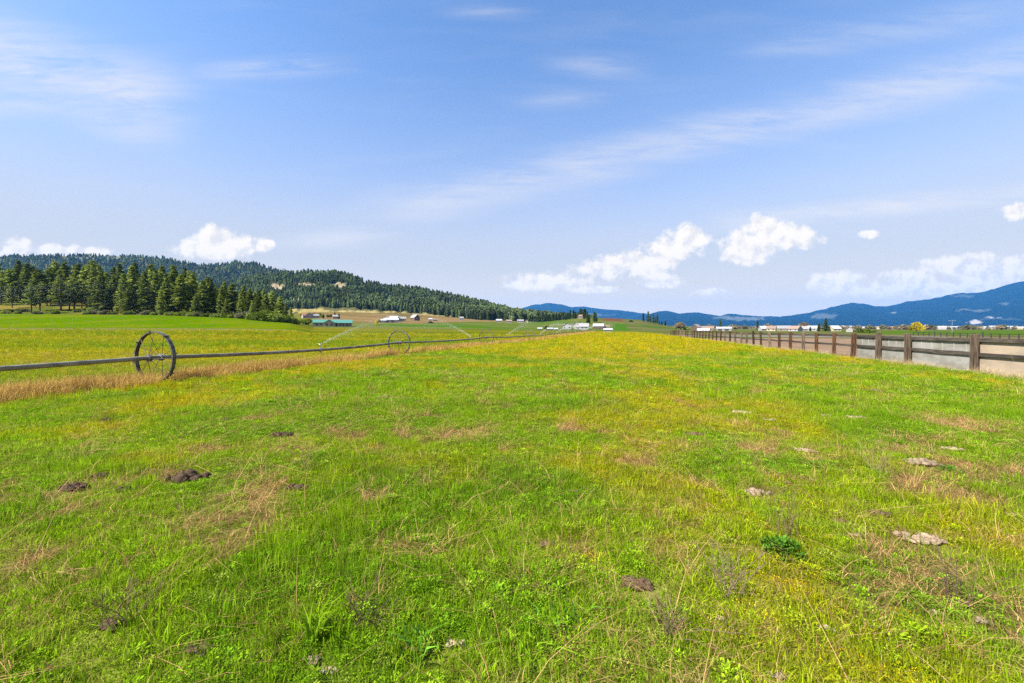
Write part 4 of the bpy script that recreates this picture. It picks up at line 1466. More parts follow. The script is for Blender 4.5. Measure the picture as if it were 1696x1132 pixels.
# ------------------------------------------------------------------ timber fence at the right
FEN_Y = [5.2, 8.0, 11.1, 14.43, 17.7, 19.7, 21.75, 23.65, 25.7, 27.5, 29.5, 31.5, 33.4, 35.4, 37.3, 39.3, 41.0, 43.0, 45.0] + [47.0 + 2.0 * i for i in range(24)]
fence = empty('timber_fence', (fence_x(14.43), 14.43, 0))
tag(fence, 'brown timber fence of heavy square posts and two rails running into the distance at right', 'fence')
FO = np.array(fence.location)
FA = math.atan2(1.0, FENCE_S)       # direction of the fence in plan
tdir = np.array((math.cos(FA), math.sin(FA)))
ndir = np.array((math.sin(FA), -math.cos(FA)))   # to the right of the fence


def tie_post(h, w, d, lean, seed):
    rng = np.random.default_rng(seed)
    mb = MB()
    lv = [-0.3, 0.15, h * 0.45, h * 0.75, h * 0.985, h]
    pr = []
    for zi, z in enumerate(lv):
        g = 0.82 if zi == len(lv) - 1 else 1.0
        ww, dd = w * g * (1 + rng.normal(0, .03)), d * g * (1 + rng.normal(0, .03))
        ox, oy = lean[0] * z, lean[1] * z
        c = 0.16
        ring = []
        for (sx, sy) in ((-1, -1 + c), (-1 + c, -1), (1 - c, -1), (1, -1 + c), (1, 1 - c), (1 - c, 1), (-1 + c, 1), (-1, 1 - c)):
            ring.append((ox + sx * ww / 2 + rng.normal(0, .004), oy + sy * dd / 2 + rng.normal(0, .004), z + (rng.normal(0, 0.008) if zi == len(lv) - 1 else 0)))
        b0 = len(mb.v)
        mb.v += ring
        pr.append(b0)
    for r0, r1 in zip(pr, pr[1:]):
        for s in range(8):
            mb.f.append([r0 + s, r0 + (s + 1) % 8, r1 + (s + 1) % 8, r1 + s])
    mb.f.append([pr[-1] + s for s in range(8)])
    return mb.mesh('post')


rf_ = random.Random(5)
post_info = []
for i, Yp in enumerate(FEN_Y):
    hp = 1.38 + rf_.uniform(-0.04, 0.08)
    if i in (11, 12, 13): hp -= rf_.uniform(0.0, 0.14)
    if i == 3: hp = 1.42
    if i >= 30: hp += 0.05
    lean = (rf_.gauss(0, 0.022), rf_.gauss(0, 0.022))
    if i == 5: lean = (0.035, 0.02)
    wd = rf_.uniform(0.17, 0.19) if i in (3, 4, 5, 6) else rf_.uniform(0.14, 0.17)
    me = tie_post(hp, wd, 0.15, lean, 40 + i)
    grey = rf_.random() < 0.3 or i == 5
    if i == 37: grey = True
    o = link_mesh('post', me, M['tie_grey'] if grey else M['tie'], fence)
    x, y = fence_x(Yp), Yp
    zg = float(H(x, y))
    o.location = np.array((x, y, zg)) - FO
    o.rotation_euler = (0, 0, FA - math.pi / 2 + rf_.gauss(0, 0.03))
    post_info.append((x, y, zg, hp))
for i in range(len(post_info) - 1):
    a, c = post_info[i], post_info[i + 1]
    L = math.hypot(c[0] - a[0], c[1] - a[1])
    for hz, th in ((1.22, 0.128), (0.70, 0.122)):
        za, zc = a[2] + hz + rf_.uniform(-.02, .02), c[2] + hz + rf_.uniform(-.02, .02)
        mb = MB()
        nseg = 4
        b0 = []
        for s in range(nseg + 1):
            t = s / nseg
            yy = -0.02 + t * (L + 0.04) if s in (0, nseg) else t * L
            zz = (zc - za) * t + rf_.gauss(0, 0.006) - 0.012 * 4 * t * (1 - t)
            b0.append(len(mb.v))
            mb.v += [(-0.03, yy, zz - th / 2), (0.03, yy, zz - th / 2), (0.03, yy, zz + th / 2 + rf_.gauss(0, .004)), (-0.03, yy, zz + th / 2 + rf_.gauss(0, .004))]
        for r0, r1 in zip(b0, b0[1:]):
            for s in range(4):
                mb.f.append([r0 + s, r0 + (s + 1) % 4, r1 + (s + 1) % 4, r1 + s])
        mb.f.append([b0[0] + s for s in (3, 2, 1, 0)])
        mb.f.append([b0[-1] + s for s in (0, 1, 2, 3)])
        o = mb.build('rail', M['rail'], fence)
        off = 0.13 + (0.004 if i % 2 else 0.0)
        o.location = np.array((a[0] + ndir[0] * off, a[1] + ndir[1] * off, za)) - FO
        o.rotation_euler = (0, 0, FA - math.pi / 2)
# grey sheets closing the nearest bays
for i in range(0, 6):
    a, c = post_info[i], post_info[i + 1]
    L = math.hypot(c[0] - a[0], c[1] - a[1])
    mb = MB()
    x0 = 0.0
    nb = max(2, int(round(L / 1.2)))
    for s in range(nb):       # sheets butted end to end with a small gap
        y0, y1 = L * s / nb + 0.004, L * (s + 1) / nb - 0.004
        mb.box(0.0, 0.018, y0, y1, -0.05, 0.62 if s % 2 else 0.625)
        mb.box(0.004, 0.022, y0, y1, 0.628, 1.17)
    o = mb.build('panel', M['panel_tan'] if i <= 2 else M['panel'], fence)
    if i <= 2: o['label'] = 'paler tan panel'
    o.location = np.array((a[0] + ndir[0] * 0.175, a[1] + ndir[1] * 0.175, a[2])) - FO
    o.rotation_euler = (0, 0, FA - math.pi / 2)
    if i > 2:
        mb = MB()
        for s in range(1, nb * 2):
            yy = L * s / (nb * 2)
            mb.box(-0.012, 0.004, yy - 0.02, yy + 0.02, 0.66, 1.168)
        bt = mb.build('batten', M['batten'], o)

# dark paddock fence farther off
f2 = empty('paddock_fence', (113.0, 108.0, 0))
tag(f2, 'low dark rail fence seen over the timber fence at far right', 'fence')
A0, B0 = np.array((114.5, 112.0)), np.array((96.0, 65.0))
L2 = np.linalg.norm(B0 - A0)
n2 = int(L2 / 2.4)
for i in range(n2 + 1):
    p = A0 + (B0 - A0) * i / n2
    z = float(H(*p))
    mb = MB()
    hh = 1.12 + (0.35 if i % 7 == 4 else 0) + rf_.uniform(-.03, .03)
    mb.tube([(0, 0, -0.2), (0, 0, hh)], [0.11, 0.10], 8)
    o = mb.build('post', M['post_dark'], f2)
    o.location = (p[0] - 113.0, p[1] - 108.0, z)
    if i < n2:
        q = A0 + (B0 - A0) * (i + 1) / n2
        zq = float(H(*q))
        for hz in (0.98, 0.5):
            mb = MB()
            mb.tube([(p[0] - 113, p[1] - 108, z + hz), (q[0] - 113, q[1] - 108, zq + hz)], 0.055, 6)
            mb.build('rail', M['post_dark'], f2)


# ------------------------------------------------------------------ buildings
def house(name, px, Y, w, d, h, rh, wall, roof, label, cat='house', rz=0.0, gable_front=False, windows=(), doors=(), chimney=None, porch=None, over=0.4, hip=0.0, group=None, lift=0.0):
    """gabled building; its front (-y) looks towards the meadow. windows: (x, z, w, h) on the front wall"""
    x, y, z = PZ(px, Y)
    face = -math.atan2(x, y)
    r = empty(name, (x, y, z + lift), face + rz)
    tag(r, label, cat, group)
    mb = MB()
    X0, X1, Y0, Y1 = -w / 2, w / 2, -d / 2, d / 2
    mb.box(X0, X1, Y0, Y1, -1.5, h)
    if gable_front:
        for yy in (Y0, Y1):
            mb.poly([(X0, yy, h), (X1, yy, h), (0, yy, h + rh)])
    elif not hip:
        for xx in (X0, X1):
            mb.poly([(xx, Y0, h), (xx, Y1, h), (xx, 0, h + rh)])
    mb.build('wall', M[wall], r)
    mb = MB()
    th = 0.22
    if gable_front:
        for s in (-1, 1):
            e = (w / 2 + over)
            ze = h - over * rh / (w / 2)
            a = [(0, Y0 - over, h + rh + .02), (0, Y1 + over, h + rh + .02), (s * e, Y1 + over, ze + .02), (s * e, Y0 - over, ze + .02)]
            b2 = [(p[0], p[1], p[2] + th) for p in a]
            mb.poly(a); mb.poly(b2)
            for i in range(4):
                j = (i + 1) % 4
                mb.poly([a[i], a[j], b2[j], b2[i]])
    else:
        for s in (-1, 1):
            e = d / 2 + over
            ze = h - over * rh / (d / 2)
            xr0, xr1 = (X0 - over + hip, X1 + over - hip)
            a = [(xr0, 0, h + rh + .02), (xr1, 0, h + rh + .02), (X1 + over, s * e, ze + .02), (X0 - over, s * e, ze + .02)]
            b2 = [(p[0], p[1], p[2] + th) for p in a]
            mb.poly(a); mb.poly(b2)
            for i in range(4):
                j = (i + 1) % 4
                mb.poly([a[i], a[j], b2[j], b2[i]])
        if hip:
            for s in (-1, 1):
                xr, xe = (X1 + over - hip, X1 + over) if s > 0 else (X0 - over + hip, X0 - over)
                e = d / 2 + over
                ze = h - over * rh / (d / 2)
                mb.poly([(xr, 0, h + rh + .02 + th), (xe, e, ze + .02 + th), (xe, -e, ze + .02 + th)])
    rf = mb.build('roof', M[roof], r)
    if chimney:
        mb = MB()
        mb.box(chimney[0] - .4, chimney[0] + .4, -.4, .4, h + rh * 0.4, h + rh + 1.0)
        mb.build('chimney', M[chimney[1]], rf)
    for (wx, wz, ww, wh) in windows:
        mb = MB()
        for (a0, a1, c0, c1) in ((wx - ww / 2 - .1, wx - ww / 2, wz - .1, wz + wh + .1), (wx + ww / 2, wx + ww / 2 + .1, wz - .1, wz + wh + .1), (wx - ww / 2, wx + ww / 2, wz - .1, wz), (wx - ww / 2, wx + ww / 2, wz + wh, wz + wh + .1)):
            mb.box(a0, a1, Y0 - .09, Y0 + .02, c0, c1)
        wo = mb.build('window', M['trim'], r)
        mb = MB()
        mb.box(wx - ww / 2, wx + ww / 2, Y0 - .05, Y0 + .01, wz, wz + wh)
        mb.build('pane', M['glass'], wo)
    for (dx_, dw, dh) in doors:
        mb = MB()
        mb.box(dx_ - dw / 2, dx_ + dw / 2, Y0 - .07, Y0 + .01, 0, dh)
        mb.build('door', M['door'], r)
    if porch:
        x0, x1, pd, ph = porch
        mb = MB()
        mb.poly([(x0, Y0 - .03, ph + .7), (x1, Y0 - .03, ph + .7), (x1, Y0 - pd, ph), (x0, Y0 - pd, ph)])
        mb.poly([(x0, Y0 - .03, ph + .85), (x1, Y0 - .03, ph + .85), (x1, Y0 - pd, ph + .15), (x0, Y0 - pd, ph + .15)])
        mb.poly([(x0, Y0 - pd, ph), (x1, Y0 - pd, ph), (x1, Y0 - pd, ph + .15), (x0, Y0 - pd, ph + .15)])
        mb.build('porch_roof', M[roof], r)
        for px_ in np.linspace(x0 + .2, x1 - .2, max(2, int((x1 - x0) / 3) + 1)):
            mb = MB()
            mb.box(px_ - .1, px_ + .1, Y0 - pd + .05, Y0 - pd + .25, -1, ph)
            mb.build('porch_post', M['trim'], r)
    return r


# long house with the teal roof: main range, entrance gable
hs = house('ranch_house', 551, 266, 24.0, 9.0, 2.5, 1.9, 'cream', 'roof_green', 'long low cream ranch house with a teal metal roof and front gable', 'house', windows=[(-9.5, .7, 1.6, 1.3), (-6.8, .7, 1.4, 1.3), (4.2, .3, 2.0, 1.9), (6.6, .3, 1.6, 1.9), (8.8, .3, 2.0, 1.9), (10.8, .5, 1.0, 1.6)], doors=[(2.4, 1.1, 2.1)], porch=(3.2, 12.0, 1.6, 2.25))
mb = MB()
mb.box(-5.2, 1.0, -6.6, -4.45, -1.4, 2.45)
mb.poly([(-5.2, -6.6, 2.45), (1.0, -6.6, 2.45), (-2.1, -6.6, 4.3)])
gw = mb.build('gable_wall', M['cream'], hs)
mb = MB()
for s in (-1, 1):
    a = [(-2.1, -7.1, 4.36), (-2.1, -0.3, 4.36), (-2.1 + s * 3.6, -0.3, 2.2), (-2.1 + s * 3.6, -7.1, 2.2)]
    b2 = [(p[0], p[1], p[2] + .2) for p in a]
    mb.poly(a); mb.poly(b2)
    for i in range(4):
        mb.poly([a[i], a[(i + 1) % 4], b2[(i + 1) % 4], b2[i]])
mb.build('gable_roof', M['roof_green'], hs)
for wx in (-3.6, -0.6):
    mb = MB(); mb.box(wx - .8, wx + .8, -6.68, -6.58, .5, 2.0)
    mb.build('window', M['glass'], hs)
mb = MB(); mb.box(-10.2, -7.5, -6.8, -4.6, -1.2, 2.0)
W4 = [(-3.2, .8, 1.2, 1.2), (0.2, .8, 1.2, 1.2), (3.2, .8, 1.2, 1.2)]
W2 = [(-2, .8, 1.2, 1.2), (2, .8, 1.2, 1.2)]
house('white_house', 505.5, 450, 6.5, 6, 3.0, 1.8, 'white', 'roof_red', 'small white house with a reddish roof, left one on the tan hillside', rz=.3, windows=W2)
house('white_house', 513.0, 452, 7.5, 6, 3.8, 2.4, 'white', 'roof_brown', 'white gable fronted house beside the yellow trees on the tan hillside', gable_front=True, windows=W2)
house('grey_house', 523, 470, 7, 6, 2.6, 1.6, 'white', 'roof_grey', 'low white house half hidden among yellow trees on the hillside', windows=W2)
house('grey_house', 556, 470, 6, 5, 2.6, 1.8, 'grey', 'roof_grey', 'small grey house between the two dark conifers on the hillside', windows=W2)
house('shed', 648, 395, 14, 7, 2.6, 1.8, 'white', 'roof_white', 'long white shed with pale roof, nearest of the hillside farm buildings', 'shed', doors=[(-4, 2.5, 2.3), (1, 2.5, 2.3)])
house('farm_house', 646, 455, 9, 8, 3.4, 2.4, 'tan', 'roof_brown', 'tan house with brown roof behind the long white shed', rz=.25, windows=W4)
house('farm_house', 653, 450, 9, 8, 3.2, 2.6, 'grey', 'roof_white', 'grey house with a pale gable roof behind the long white shed', rz=-.3, windows=W2)
house('farm_house', 664, 455, 11, 7, 3.0, 2.2, 'tan', 'roof_grey', 'wide tan house right of the pale gabled one', windows=W4)
house('small_shed', 635.5, 390, 5, 4, 2.0, 1.2, 'white', 'roof_white', 'small white shed left of the long white one', 'shed')
house('barn', 687.5, 520, 8.0, 10.0, 4.2, 3.4, 'barn', 'roof_white', 'dark brown barn with bright white roof alone below the forest', 'barn', rz=.55, gable_front=True, doors=[(0, 2.6, 3.0)])
house('shed', 713, 530, 4.6, 5, 2.2, 1.2, 'white', 'roof_white', 'small bright white shed right of the dark barn', 'shed')
house('shed', 721, 535, 6, 5, 1.8, 1.0, 'tan', 'roof_brown', 'low tan shed beside the small bright white one', 'shed')
house('white_house', 764.5, 640, 6, 6, 3.4, 2.2, 'grey', 'roof_grey', 'grey house tucked into the trees at the forest edge', windows=W2)
house('farm_house', 826.5, 560, 8, 6, 2.8, 1.8, 'tan', 'roof_white', 'pale house at the foot of the forest left of the field track', windows=W4)
house('farm_house', 843, 565, 8, 6, 2.4, 1.6, 'grey', 'roof_brown', 'low brown roofed house at the foot of the forest', windows=W2)
house('white_house', 862, 570, 9, 6, 2.8, 1.6, 'white', 'roof_grey', 'white house at the foot of the forest, near its right end', windows=W4)
house('white_house', 872, 572, 4.5, 5, 2.6, 1.8, 'cream', 'roof_white', 'small cream house at the right end of the forest edge', gable_front=True, windows=[(0, .8, 1.2, 1.2)])
# farm in the middle
house('farm_house', 939, 330, 7.0, 8, 3.0, 2.0, 'white', 'roof_grey', 'white farmhouse wing with gable front, left end of the white farm group', gable_front=True, windows=W2)
house('farm_house', 953.5, 334, 3.6, 7, 4.4, 2.0, 'white', 'roof_grey', 'tall narrow white gable in the middle of the white farm group', gable_front=True, windows=[(0, 2.4, 1.0, 1.2)])
house('farm_house', 964, 332, 10.5, 7, 2.5, 2.6, 'white', 'roof_grey', 'wide white farmhouse with grey roof and white chimney', windows=W4, chimney=(0.5, 'white'))
house('knoll_house', 962, 590, 9, 7, 3.2, 2.4, 'tan', 'roof_brown', 'tan house with brown hipped roof on top of the knoll among conifers', windows=W4, hip=2.5)
house('barn', 991, 360, 9.0, 9, 2.6, 2.2, 'barn', 'roof_white', 'dark walled barn with bright white roof below the brown hill', 'barn', doors=[(0, 2.5, 2.2)])
house('small_shed', 1003, 362, 7.0, 6, 2.2, 1.0, 'tan', 'roof_brown', 'low tan lean-to shed just right of the white roofed barn', 'shed')
house('small_shed', 1007, 190, 3.6, 3.0, 1.0, 0.5, 'grey', 'roof_white', 'little white roofed shed by the end of the irrigation pipe', 'shed')
for i, (p, Y, ww) in enumerate(((921, 240, 1.8), (911, 245, 3.0), (894, 240, 2.2))):
    house('hay_shelter', p, Y, ww, 1.6, .7, .4, 'white', 'roof_white', ['tiny white shelter in the pasture, right one near the dark bush', 'wider white shelter in the pasture left of the dark bush', 'tiny white shelter farthest left in the pasture'][i], 'shelter')
# farmyard beyond the far end of the fence
house('barn', 1153.5, 330, 5.2, 9, 3.0, 2.6, 'barn', 'roof_grey', 'dark gabled barn at the far end of the timber fence', 'barn', rz=-.3, gable_front=True, doors=[(0, 2.2, 2.4)])
house('shed', 1169, 345, 12, 8, 2.0, 2.0, 'tan', 'roof_brown', 'wide low tan barn right of the dark gabled one', 'shed', doors=[(3, 2.4, 1.8)])
house('hoop_shed', 1165, 250, 6.5, 5, .8, 1.2, 'white', 'roof_white', 'low bright white arched shelter before the wide tan barn', 'shed', gable_front=False)
house('shed', 1199, 330, 11, 8, 2.0, 1.3, 'grey', 'roof_white', 'long open shed with bright white roof behind the far fence posts', 'shed', doors=[(-3, 3, 1.8), (2, 3, 1.8)])
for i, (p, Y, ww, hh, wl_, rf2, lab) in enumerate((
        (1263, 340, 4.5, 2.2, 'white', 'roof_white', 'small white house right of the slim lone conifer'),
        (1279, 330, 6.5, 2.3, 'cream', 'roof_brown', 'cream house with brown roof behind the fence, right of the slim conifer'),
        (1298, 320, 9.0, 2.4, 'tan', 'roof_grey', 'wide tan house with big grey roof behind the fence'),
        (1317, 310, 7.0, 2.2, 'white', 'roof_brown', 'white house with brown roof between grey roofed neighbours'),
        (1329, 315, 5.0, 2.0, 'grey', 'roof_grey', 'small grey house left of the low dark conifer'),
        (1346, 320, 6.5, 2.4, 'white', 'roof_grey', 'white house behind the low dark conifer'),
        (1382, 300, 5.5, 2.3, 'cream', 'roof_white', 'cream house with pale roof just right of the big dense conifer'))):
    house('village_house', p, Y, ww, 6, hh - .3, 2.1, wl_, rf2, lab, rz=[.5, -.3, .15, -.5, .4, -.2, .6][i], windows=[(-ww / 4, .7, 1.0, 1.1), (ww / 4, .7, 1.0, 1.1)])
house('hay_shelter', 1407, 230, 3.0, 3, 1.9, 1.4, 'grey', 'roof_brown', 'small brown roofed shelter behind the leaning fence post', 'shelter', gable_front=True)
# the little town at the foot of the blue mountain
rt = random.Random(77)
for i in range(64):
    p = rt.uniform(1385, 1720)
    if 1500 < p < 1532: continue
    Y = rt.uniform(650, 1500)
    ww = rt.uniform(7, 16)
    lite = rt.random() < .55
    house('town_house', p, Y, ww, 8, rt.uniform(2.6, 5), rt.uniform(1.2, 2.2), rt.choice(['white', 'white', 'cream', 'tan', 'grey']), 'roof_white' if lite else rt.choice(['roof_grey', 'roof_brown', 'roof_red']),
          'pale roofed house in the small town at the foot of the blue mountain' if lite else 'dark roofed house in the small town at the foot of the blue mountain', rz=rt.uniform(-.6, .6), group='town houses, pale roofs' if lite else 'town houses, dark roofs')

# ------------------------------------------------------------------ broadleaf trees and shrubs
CR = [crown_mesh(1, [(0, 0, 3.2, 1.7, 1.6), (-.8, .3, 2.6, 1.2, 1.1), (.9, -.2, 2.7, 1.2, 1.2), (0.2, .5, 4.2, 1.0, .9)], 2600, 0.34),
      crown_mesh(2, [(0, 0, 2.6, 2.0, 1.6), (-1.3, .3, 2.0, 1.3, 1.1), (1.3, -.2, 2.1, 1.3, 1.2), (0.2, .5, 3.4, 1.4, 1.0), (-.6, -.4, 3.2, 1.2, .9)], 3000, 0.32)]
CR.append(crown_mesh(3, [(0, 0, 2.6, 1.5, 1.7), (-1.5, .2, 1.9, 1.1, 1.0), (1.6, 0, 2.1, 1.2, 1.3), (.5, .3, 3.9, 1.0, .8), (-.9, 0, 3.4, .8, .9), (1.2, .2, 3.2, .7, .8)], 1500, 0.27))
TR = [branch_trunk(11, 4.6, .16, 1.8), branch_trunk(12, 4.0, .16, 2.2, 9, .2), branch_trunk(13, 4.2, .15, 2.2, 9, .2)]
BU = [crown_mesh(5, [(0, 0, .9, 1.3, 1.0), (-1.1, .2, .7, .9, .8), (1.0, .1, .7, 1.0, .75), (.1, -.7, .5, .9, .6)], 1700, 0.30),
      crown_mesh(6, [(0, 0, 1.0, 1.0, 1.1), (-.8, -.2, .6, .8, .7), (.9, .3, .7, .9, .8)], 1500, 0.28)]
BT = [branch_trunk(21, 1.6, .07, 1.3, 8, .15), branch_trunk(22, 1.7, .07, 1.1, 8, .15)]


def leafy(px, Y, h, label, mat, i=0, group=None, wide=1.0, bush=False, name=None, cat=None, tm='bark'):
    base_h = (2.0, 2.1)[i] if bush else (5.1, 4.5, 4.7)[i]
    src = (BU, BT) if bush else (CR, TR)
    s = h / base_h
    x, y, z = PZ(px, Y)
    return plant(('bush' if bush else 'leafy', i, mat), name or ('shrub' if bush else 'leafy_tree'), src[0][i], src[1][i], M[mat], M[tm], (x, y, z - 0.1), rg.uniform(0, 6.28), (s * wide, s * wide, s), label, cat or ('shrub' if bush else 'tree'), group)


leafy(511, 258, 5.0, 'bright yellow tree at the left end of the teal roofed house', 'yellow_leaf', 0)
leafy(1517, 190, 5.4, 'round bright yellow tree standing over the timber fence at right', 'yellow_leaf', 2, wide=1.0)
leafy(623, 300, 4.6, 'yellow ochre tree in the field left of the second wheel', 'yellow_leaf', 2, wide=.9)
for p, h, mt in ((499, 6, 'yellow_leaf'), (529, 6.5, 'yellow_leaf'), (534, 5, 'bush'), (547, 6, 'yellow_leaf'), (519, 6, 'bush_dull'), (543, 5, 'bush_dull')):
    leafy(p, 475 + rg.uniform(-8, 8), h, {'yellow_leaf': 'yellow leafed tree by the small hillside houses', 'bush': 'green tree between the yellow ones by the hillside houses', 'bush_dull': 'dull brownish tree by the small hillside houses'}[mt], mt, rg.randrange(2),
          group='trees by the hillside houses, ' + {'yellow_leaf': 'yellow', 'bush': 'green', 'bush_dull': 'dull'}[mt])
pine(554.5, 470, 8, 'taller of the two dark conifers by the hillside houses', far=True, mat='needle_dark')
pine(561, 470, 6.5, 'lower broad dark conifer by the hillside houses', far=True, mat='needle_dark', wide=1.5)
pine(535.5, 462, 5, 'small dark conifer in front of the hillside houses', far=True, mat='needle_dark', wide=1.3)
leafy(503, 255, 3.4, 'dark green shrub left of the yellow tree by the ranch house', 'bush', 0, bush=True)
# thicket at the right foot of the pine stand
for p, Y, h, mt in ((398, 178, 3.2, 'bush_dull'), (408, 176, 3.6, 'bush_dull'), (418, 173, 3.4, 'bush'), (428, 171, 4.0, 'bush'), (437, 170, 4.2, 'bush'), (446, 169, 3.4, 'bush'), (454, 171, 3.0, 'bush_dull'),
                    (463, 172, 3.2, 'bush'), (470, 175, 3.6, 'bush'), (478, 178, 3.4, 'bush'), (486, 180, 3.0, 'bush'), (440, 180, 5.2, 'bush'), (452, 183, 4.4, 'bush')):
    leafy(p, Y, h, 'fresh green shrub in the thicket at the right foot of the pine stand' if mt == 'bush' else 'pale blossoming shrub in the thicket at the right foot of the pine stand', mt, rg.randrange(2), bush=True, wide=1.1,
          group='thicket below the pines, ' + ('green' if mt == 'bush' else 'pale'))
for p, Y, h in ((10, 187, 1.7), (30, 188, 1.5), (62, 186, 1.5), (92, 190, 1.8), (142, 187, 2.0), (155, 190, 2.2), (176, 188, 2.2), (186, 189, 1.8), (214, 189, 2.0), (243, 188, 2.2), (255, 187, 1.7), (282, 189, 2.0),
                (305, 188, 2.4), (318, 186, 2.2), (330, 185, 2.3), (345, 186, 2.0), (360, 184, 2.2), (375, 183, 2.0), (388, 181, 2.0), (130, 205, 1.8), (148, 212, 2.0), (40, 203, 1.6), (15, 201, 1.8), (88, 204, 1.4)):
    leafy(p, Y, h, 'low dark shrub along the foot of the pine stand', rg.choice(['bush', 'needle', 'bush_dull']), rg.randrange(2), bush=True, wide=1.5, group='low shrubs along the pine stand')
leafy(906, 250, 2.6, 'dark round bush alone in the pasture left of the white farmhouse', 'needle_dark', 0, bush=True)
leafy(713.5, 420, 2.2, 'dark bush in the tan field behind the jet of the second wheel', 'needle_dark', 1, bush=True, wide=1.6)
leafy(629, 395, 2.0, 'dark bush left of the long white shed', 'needle_dark', 1, bush=True, wide=1.8)
leafy(1045, 590, 2.6, 'dark bush at the foot of the bare brown hill', 'needle_dark', 0, bush=True, wide=1.2)
leafy(1127, 400, 8.2, 'broad bare budding tree above the far end of the timber fence', 'bare', 1, wide=1.15)
leafy(1120, 395, 6.5, 'smaller bare budding tree left of the broad one', 'bare', 0)
leafy(1137, 398, 4.0, 'dark bush under the broad budding tree', 'bush', 1, bush=True)
leafy(1331.5, 330, 7.6, 'round olive brown budding tree among the houses behind the fence', 'bare', 1, wide=1.05)
leafy(1176, 380, 6.0, 'dull budding tree behind the wide tan barn', 'bare', 0, wide=1.3)
leafy(1162, 385, 5.5, 'dark green tree behind the dark gabled barn', 'needle_dark', 0)
leafy(1420, 240, 3.2, 'olive brown shrub behind the leaning fence post', 'bush_dull', 1, bush=True, wide=1.5)
leafy(1434, 200, 2.0, 'low green shrub right of the leaning fence post', 'bush', 0, bush=True, wide=2.0)
# trees of the town, a mass of them
n = 900
px = RNG.uniform(1180, 1800, n)
Y = RNG.uniform(480, 2400, n)
x = (px - CX) / F * Y
z = H(x, Y)
s = RNG.uniform(0.5, 1.5, n)
scatter('tree_belt', [crown_mesh(71, [(0, 0, 3.2, 2.0, 2.4), (1, 0, 2.5, 1.6, 1.8)], 300, 0.9), crown_mesh(72, [(0, 0, 3.0, 2.3, 2.2), (-1, .4, 2.5, 1.4, 1.7)], 300, 0.9)], [M['bush_dull'], M['bare']],
        np.stack([x, Y, z - 0.3], 1), rots(n, 0.0), np.stack([s * 1.3, s * 1.3, s], 1), one(n), 'hazy belt of small trees around the distant town', 'trees')

# lamp pole with two lamp heads
x, y, z = PZ(1577, 240)
lp = empty('lamp_pole', (x, y, z), -math.atan2(x, y))
tag(lp, 'tall thin lamp pole with a crossbar of lamps rising over the fence at right', 'lamp pole')
mb = MB(); mb.tube([(0, 0, -.5), (0, 0, 6.9)], [.13, .08], 8); mb.build('pole', M['galv'], lp)
mb = MB(); mb.tube([(-1.3, 0, 6.85), (1.3, 0, 6.85)], .06, 6); mb.build('crossbar', M['galv'], lp)
for sx in (-1.2, -.4, .5, 1.25):
    mb = MB(); mb.box(sx - .28, sx + .28, -.35, .1, 6.93, 7.15); mb.poly([(sx - .2, -.36, 6.95), (sx + .2, -.36, 6.95), (sx + .15, -.45, 7.1), (sx - .15, -.45, 7.1)])
    mb.build('lamp_head', M['white'], lp)


# ------------------------------------------------------------------ clods, molehills and single weeds in the grass
def gpos(px, py):
    Y = CAMH * F / (py - HY)
    x, y = P(px, Y)
    return x, y, float(H(x, y)), Y


def clod(px, py, wpx, label, mat, seed, flat=0.35, name='soil_clod', cat='soil', lumps=9):
    x, y, z, Y = gpos(px, py)
    w = wpx / F * Y * 0.85
    rng = np.random.default_rng(seed)
    V, T = [], []
    # icosphere-like lumps squashed on the ground
    nu, nv = 9, 5
    nl = lumps
    for l in range(nl):
        ox = rng.uniform(-.42, .42) * w
        oy = rng.uniform(-.5, .5) * w * 0.42 + ox * rng.uniform(-.25, .0)
        r = w * rng.uniform(.025, .11) * (1.25 - 1.1 * abs(ox) / w)
        th = np.linspace(0, 2 * math.pi, nu, endpoint=False)
        ph = np.linspace(-.5, math.pi / 2, nv)
        T_, Ph = np.meshgrid(th, ph)
        sd = rng.uniform(0, 100)
        rr = r * (0.65 + 0.8 * fbm(np.cos(T_) * 1.8 + sd, np.sin(T_) * 1.8 + Ph * 1.9 + sd, 4))
        vx, vy, vz = rr * np.cos(Ph) * np.cos(T_) + ox, rr * np.cos(Ph) * np.sin(T_) * .85 + oy, rr * np.sin(Ph) * flat * rng.uniform(.7, 1.5) + 0.008
        b0 = len(V)
        V += list(zip(vx.ravel(), vy.ravel(), vz.ravel()))
        for a in range(nv - 1):
            for c in range(nu):
                c2 = (c + 1) % nu
                T.append((b0 + a * nu + c, b0 + a * nu + c2, b0 + (a + 1) * nu + c2, b0 + (a + 1) * nu + c))
    me = big_mesh(name, np.array(V), quads=np.array(T))
    o = link_mesh(name, me, M[mat], smooth=False)
    o.location = (x, y, z + 0.004 + 0.003 * min(Y, 10))
    tag(o, label, cat)
    return o


for i, (px, py, w, mt, lab) in enumerate(CLODS):
    clod(px, py, w, lab, mt, 1200 + i, 0.6 if mt != 'soil_dark' else 0.9, 'molehill' if mt == 'soil_dark' else 'soil_clod', 'molehill' if mt == 'soil_dark' else 'clod', 54 if w > 50 else 34)


def weed(px, py, me, mat, sc, label, name, cat, rz=0.0):
    x, y, z, Y = gpos(px, py)
    o = link_mesh(name, me, M[mat])
    o.location = (x, y, z + 0.005)
    o.rotation_euler = (0, 0, rz)
    o.scale = (sc, sc, sc)
    tag(o, label, cat)
    return o


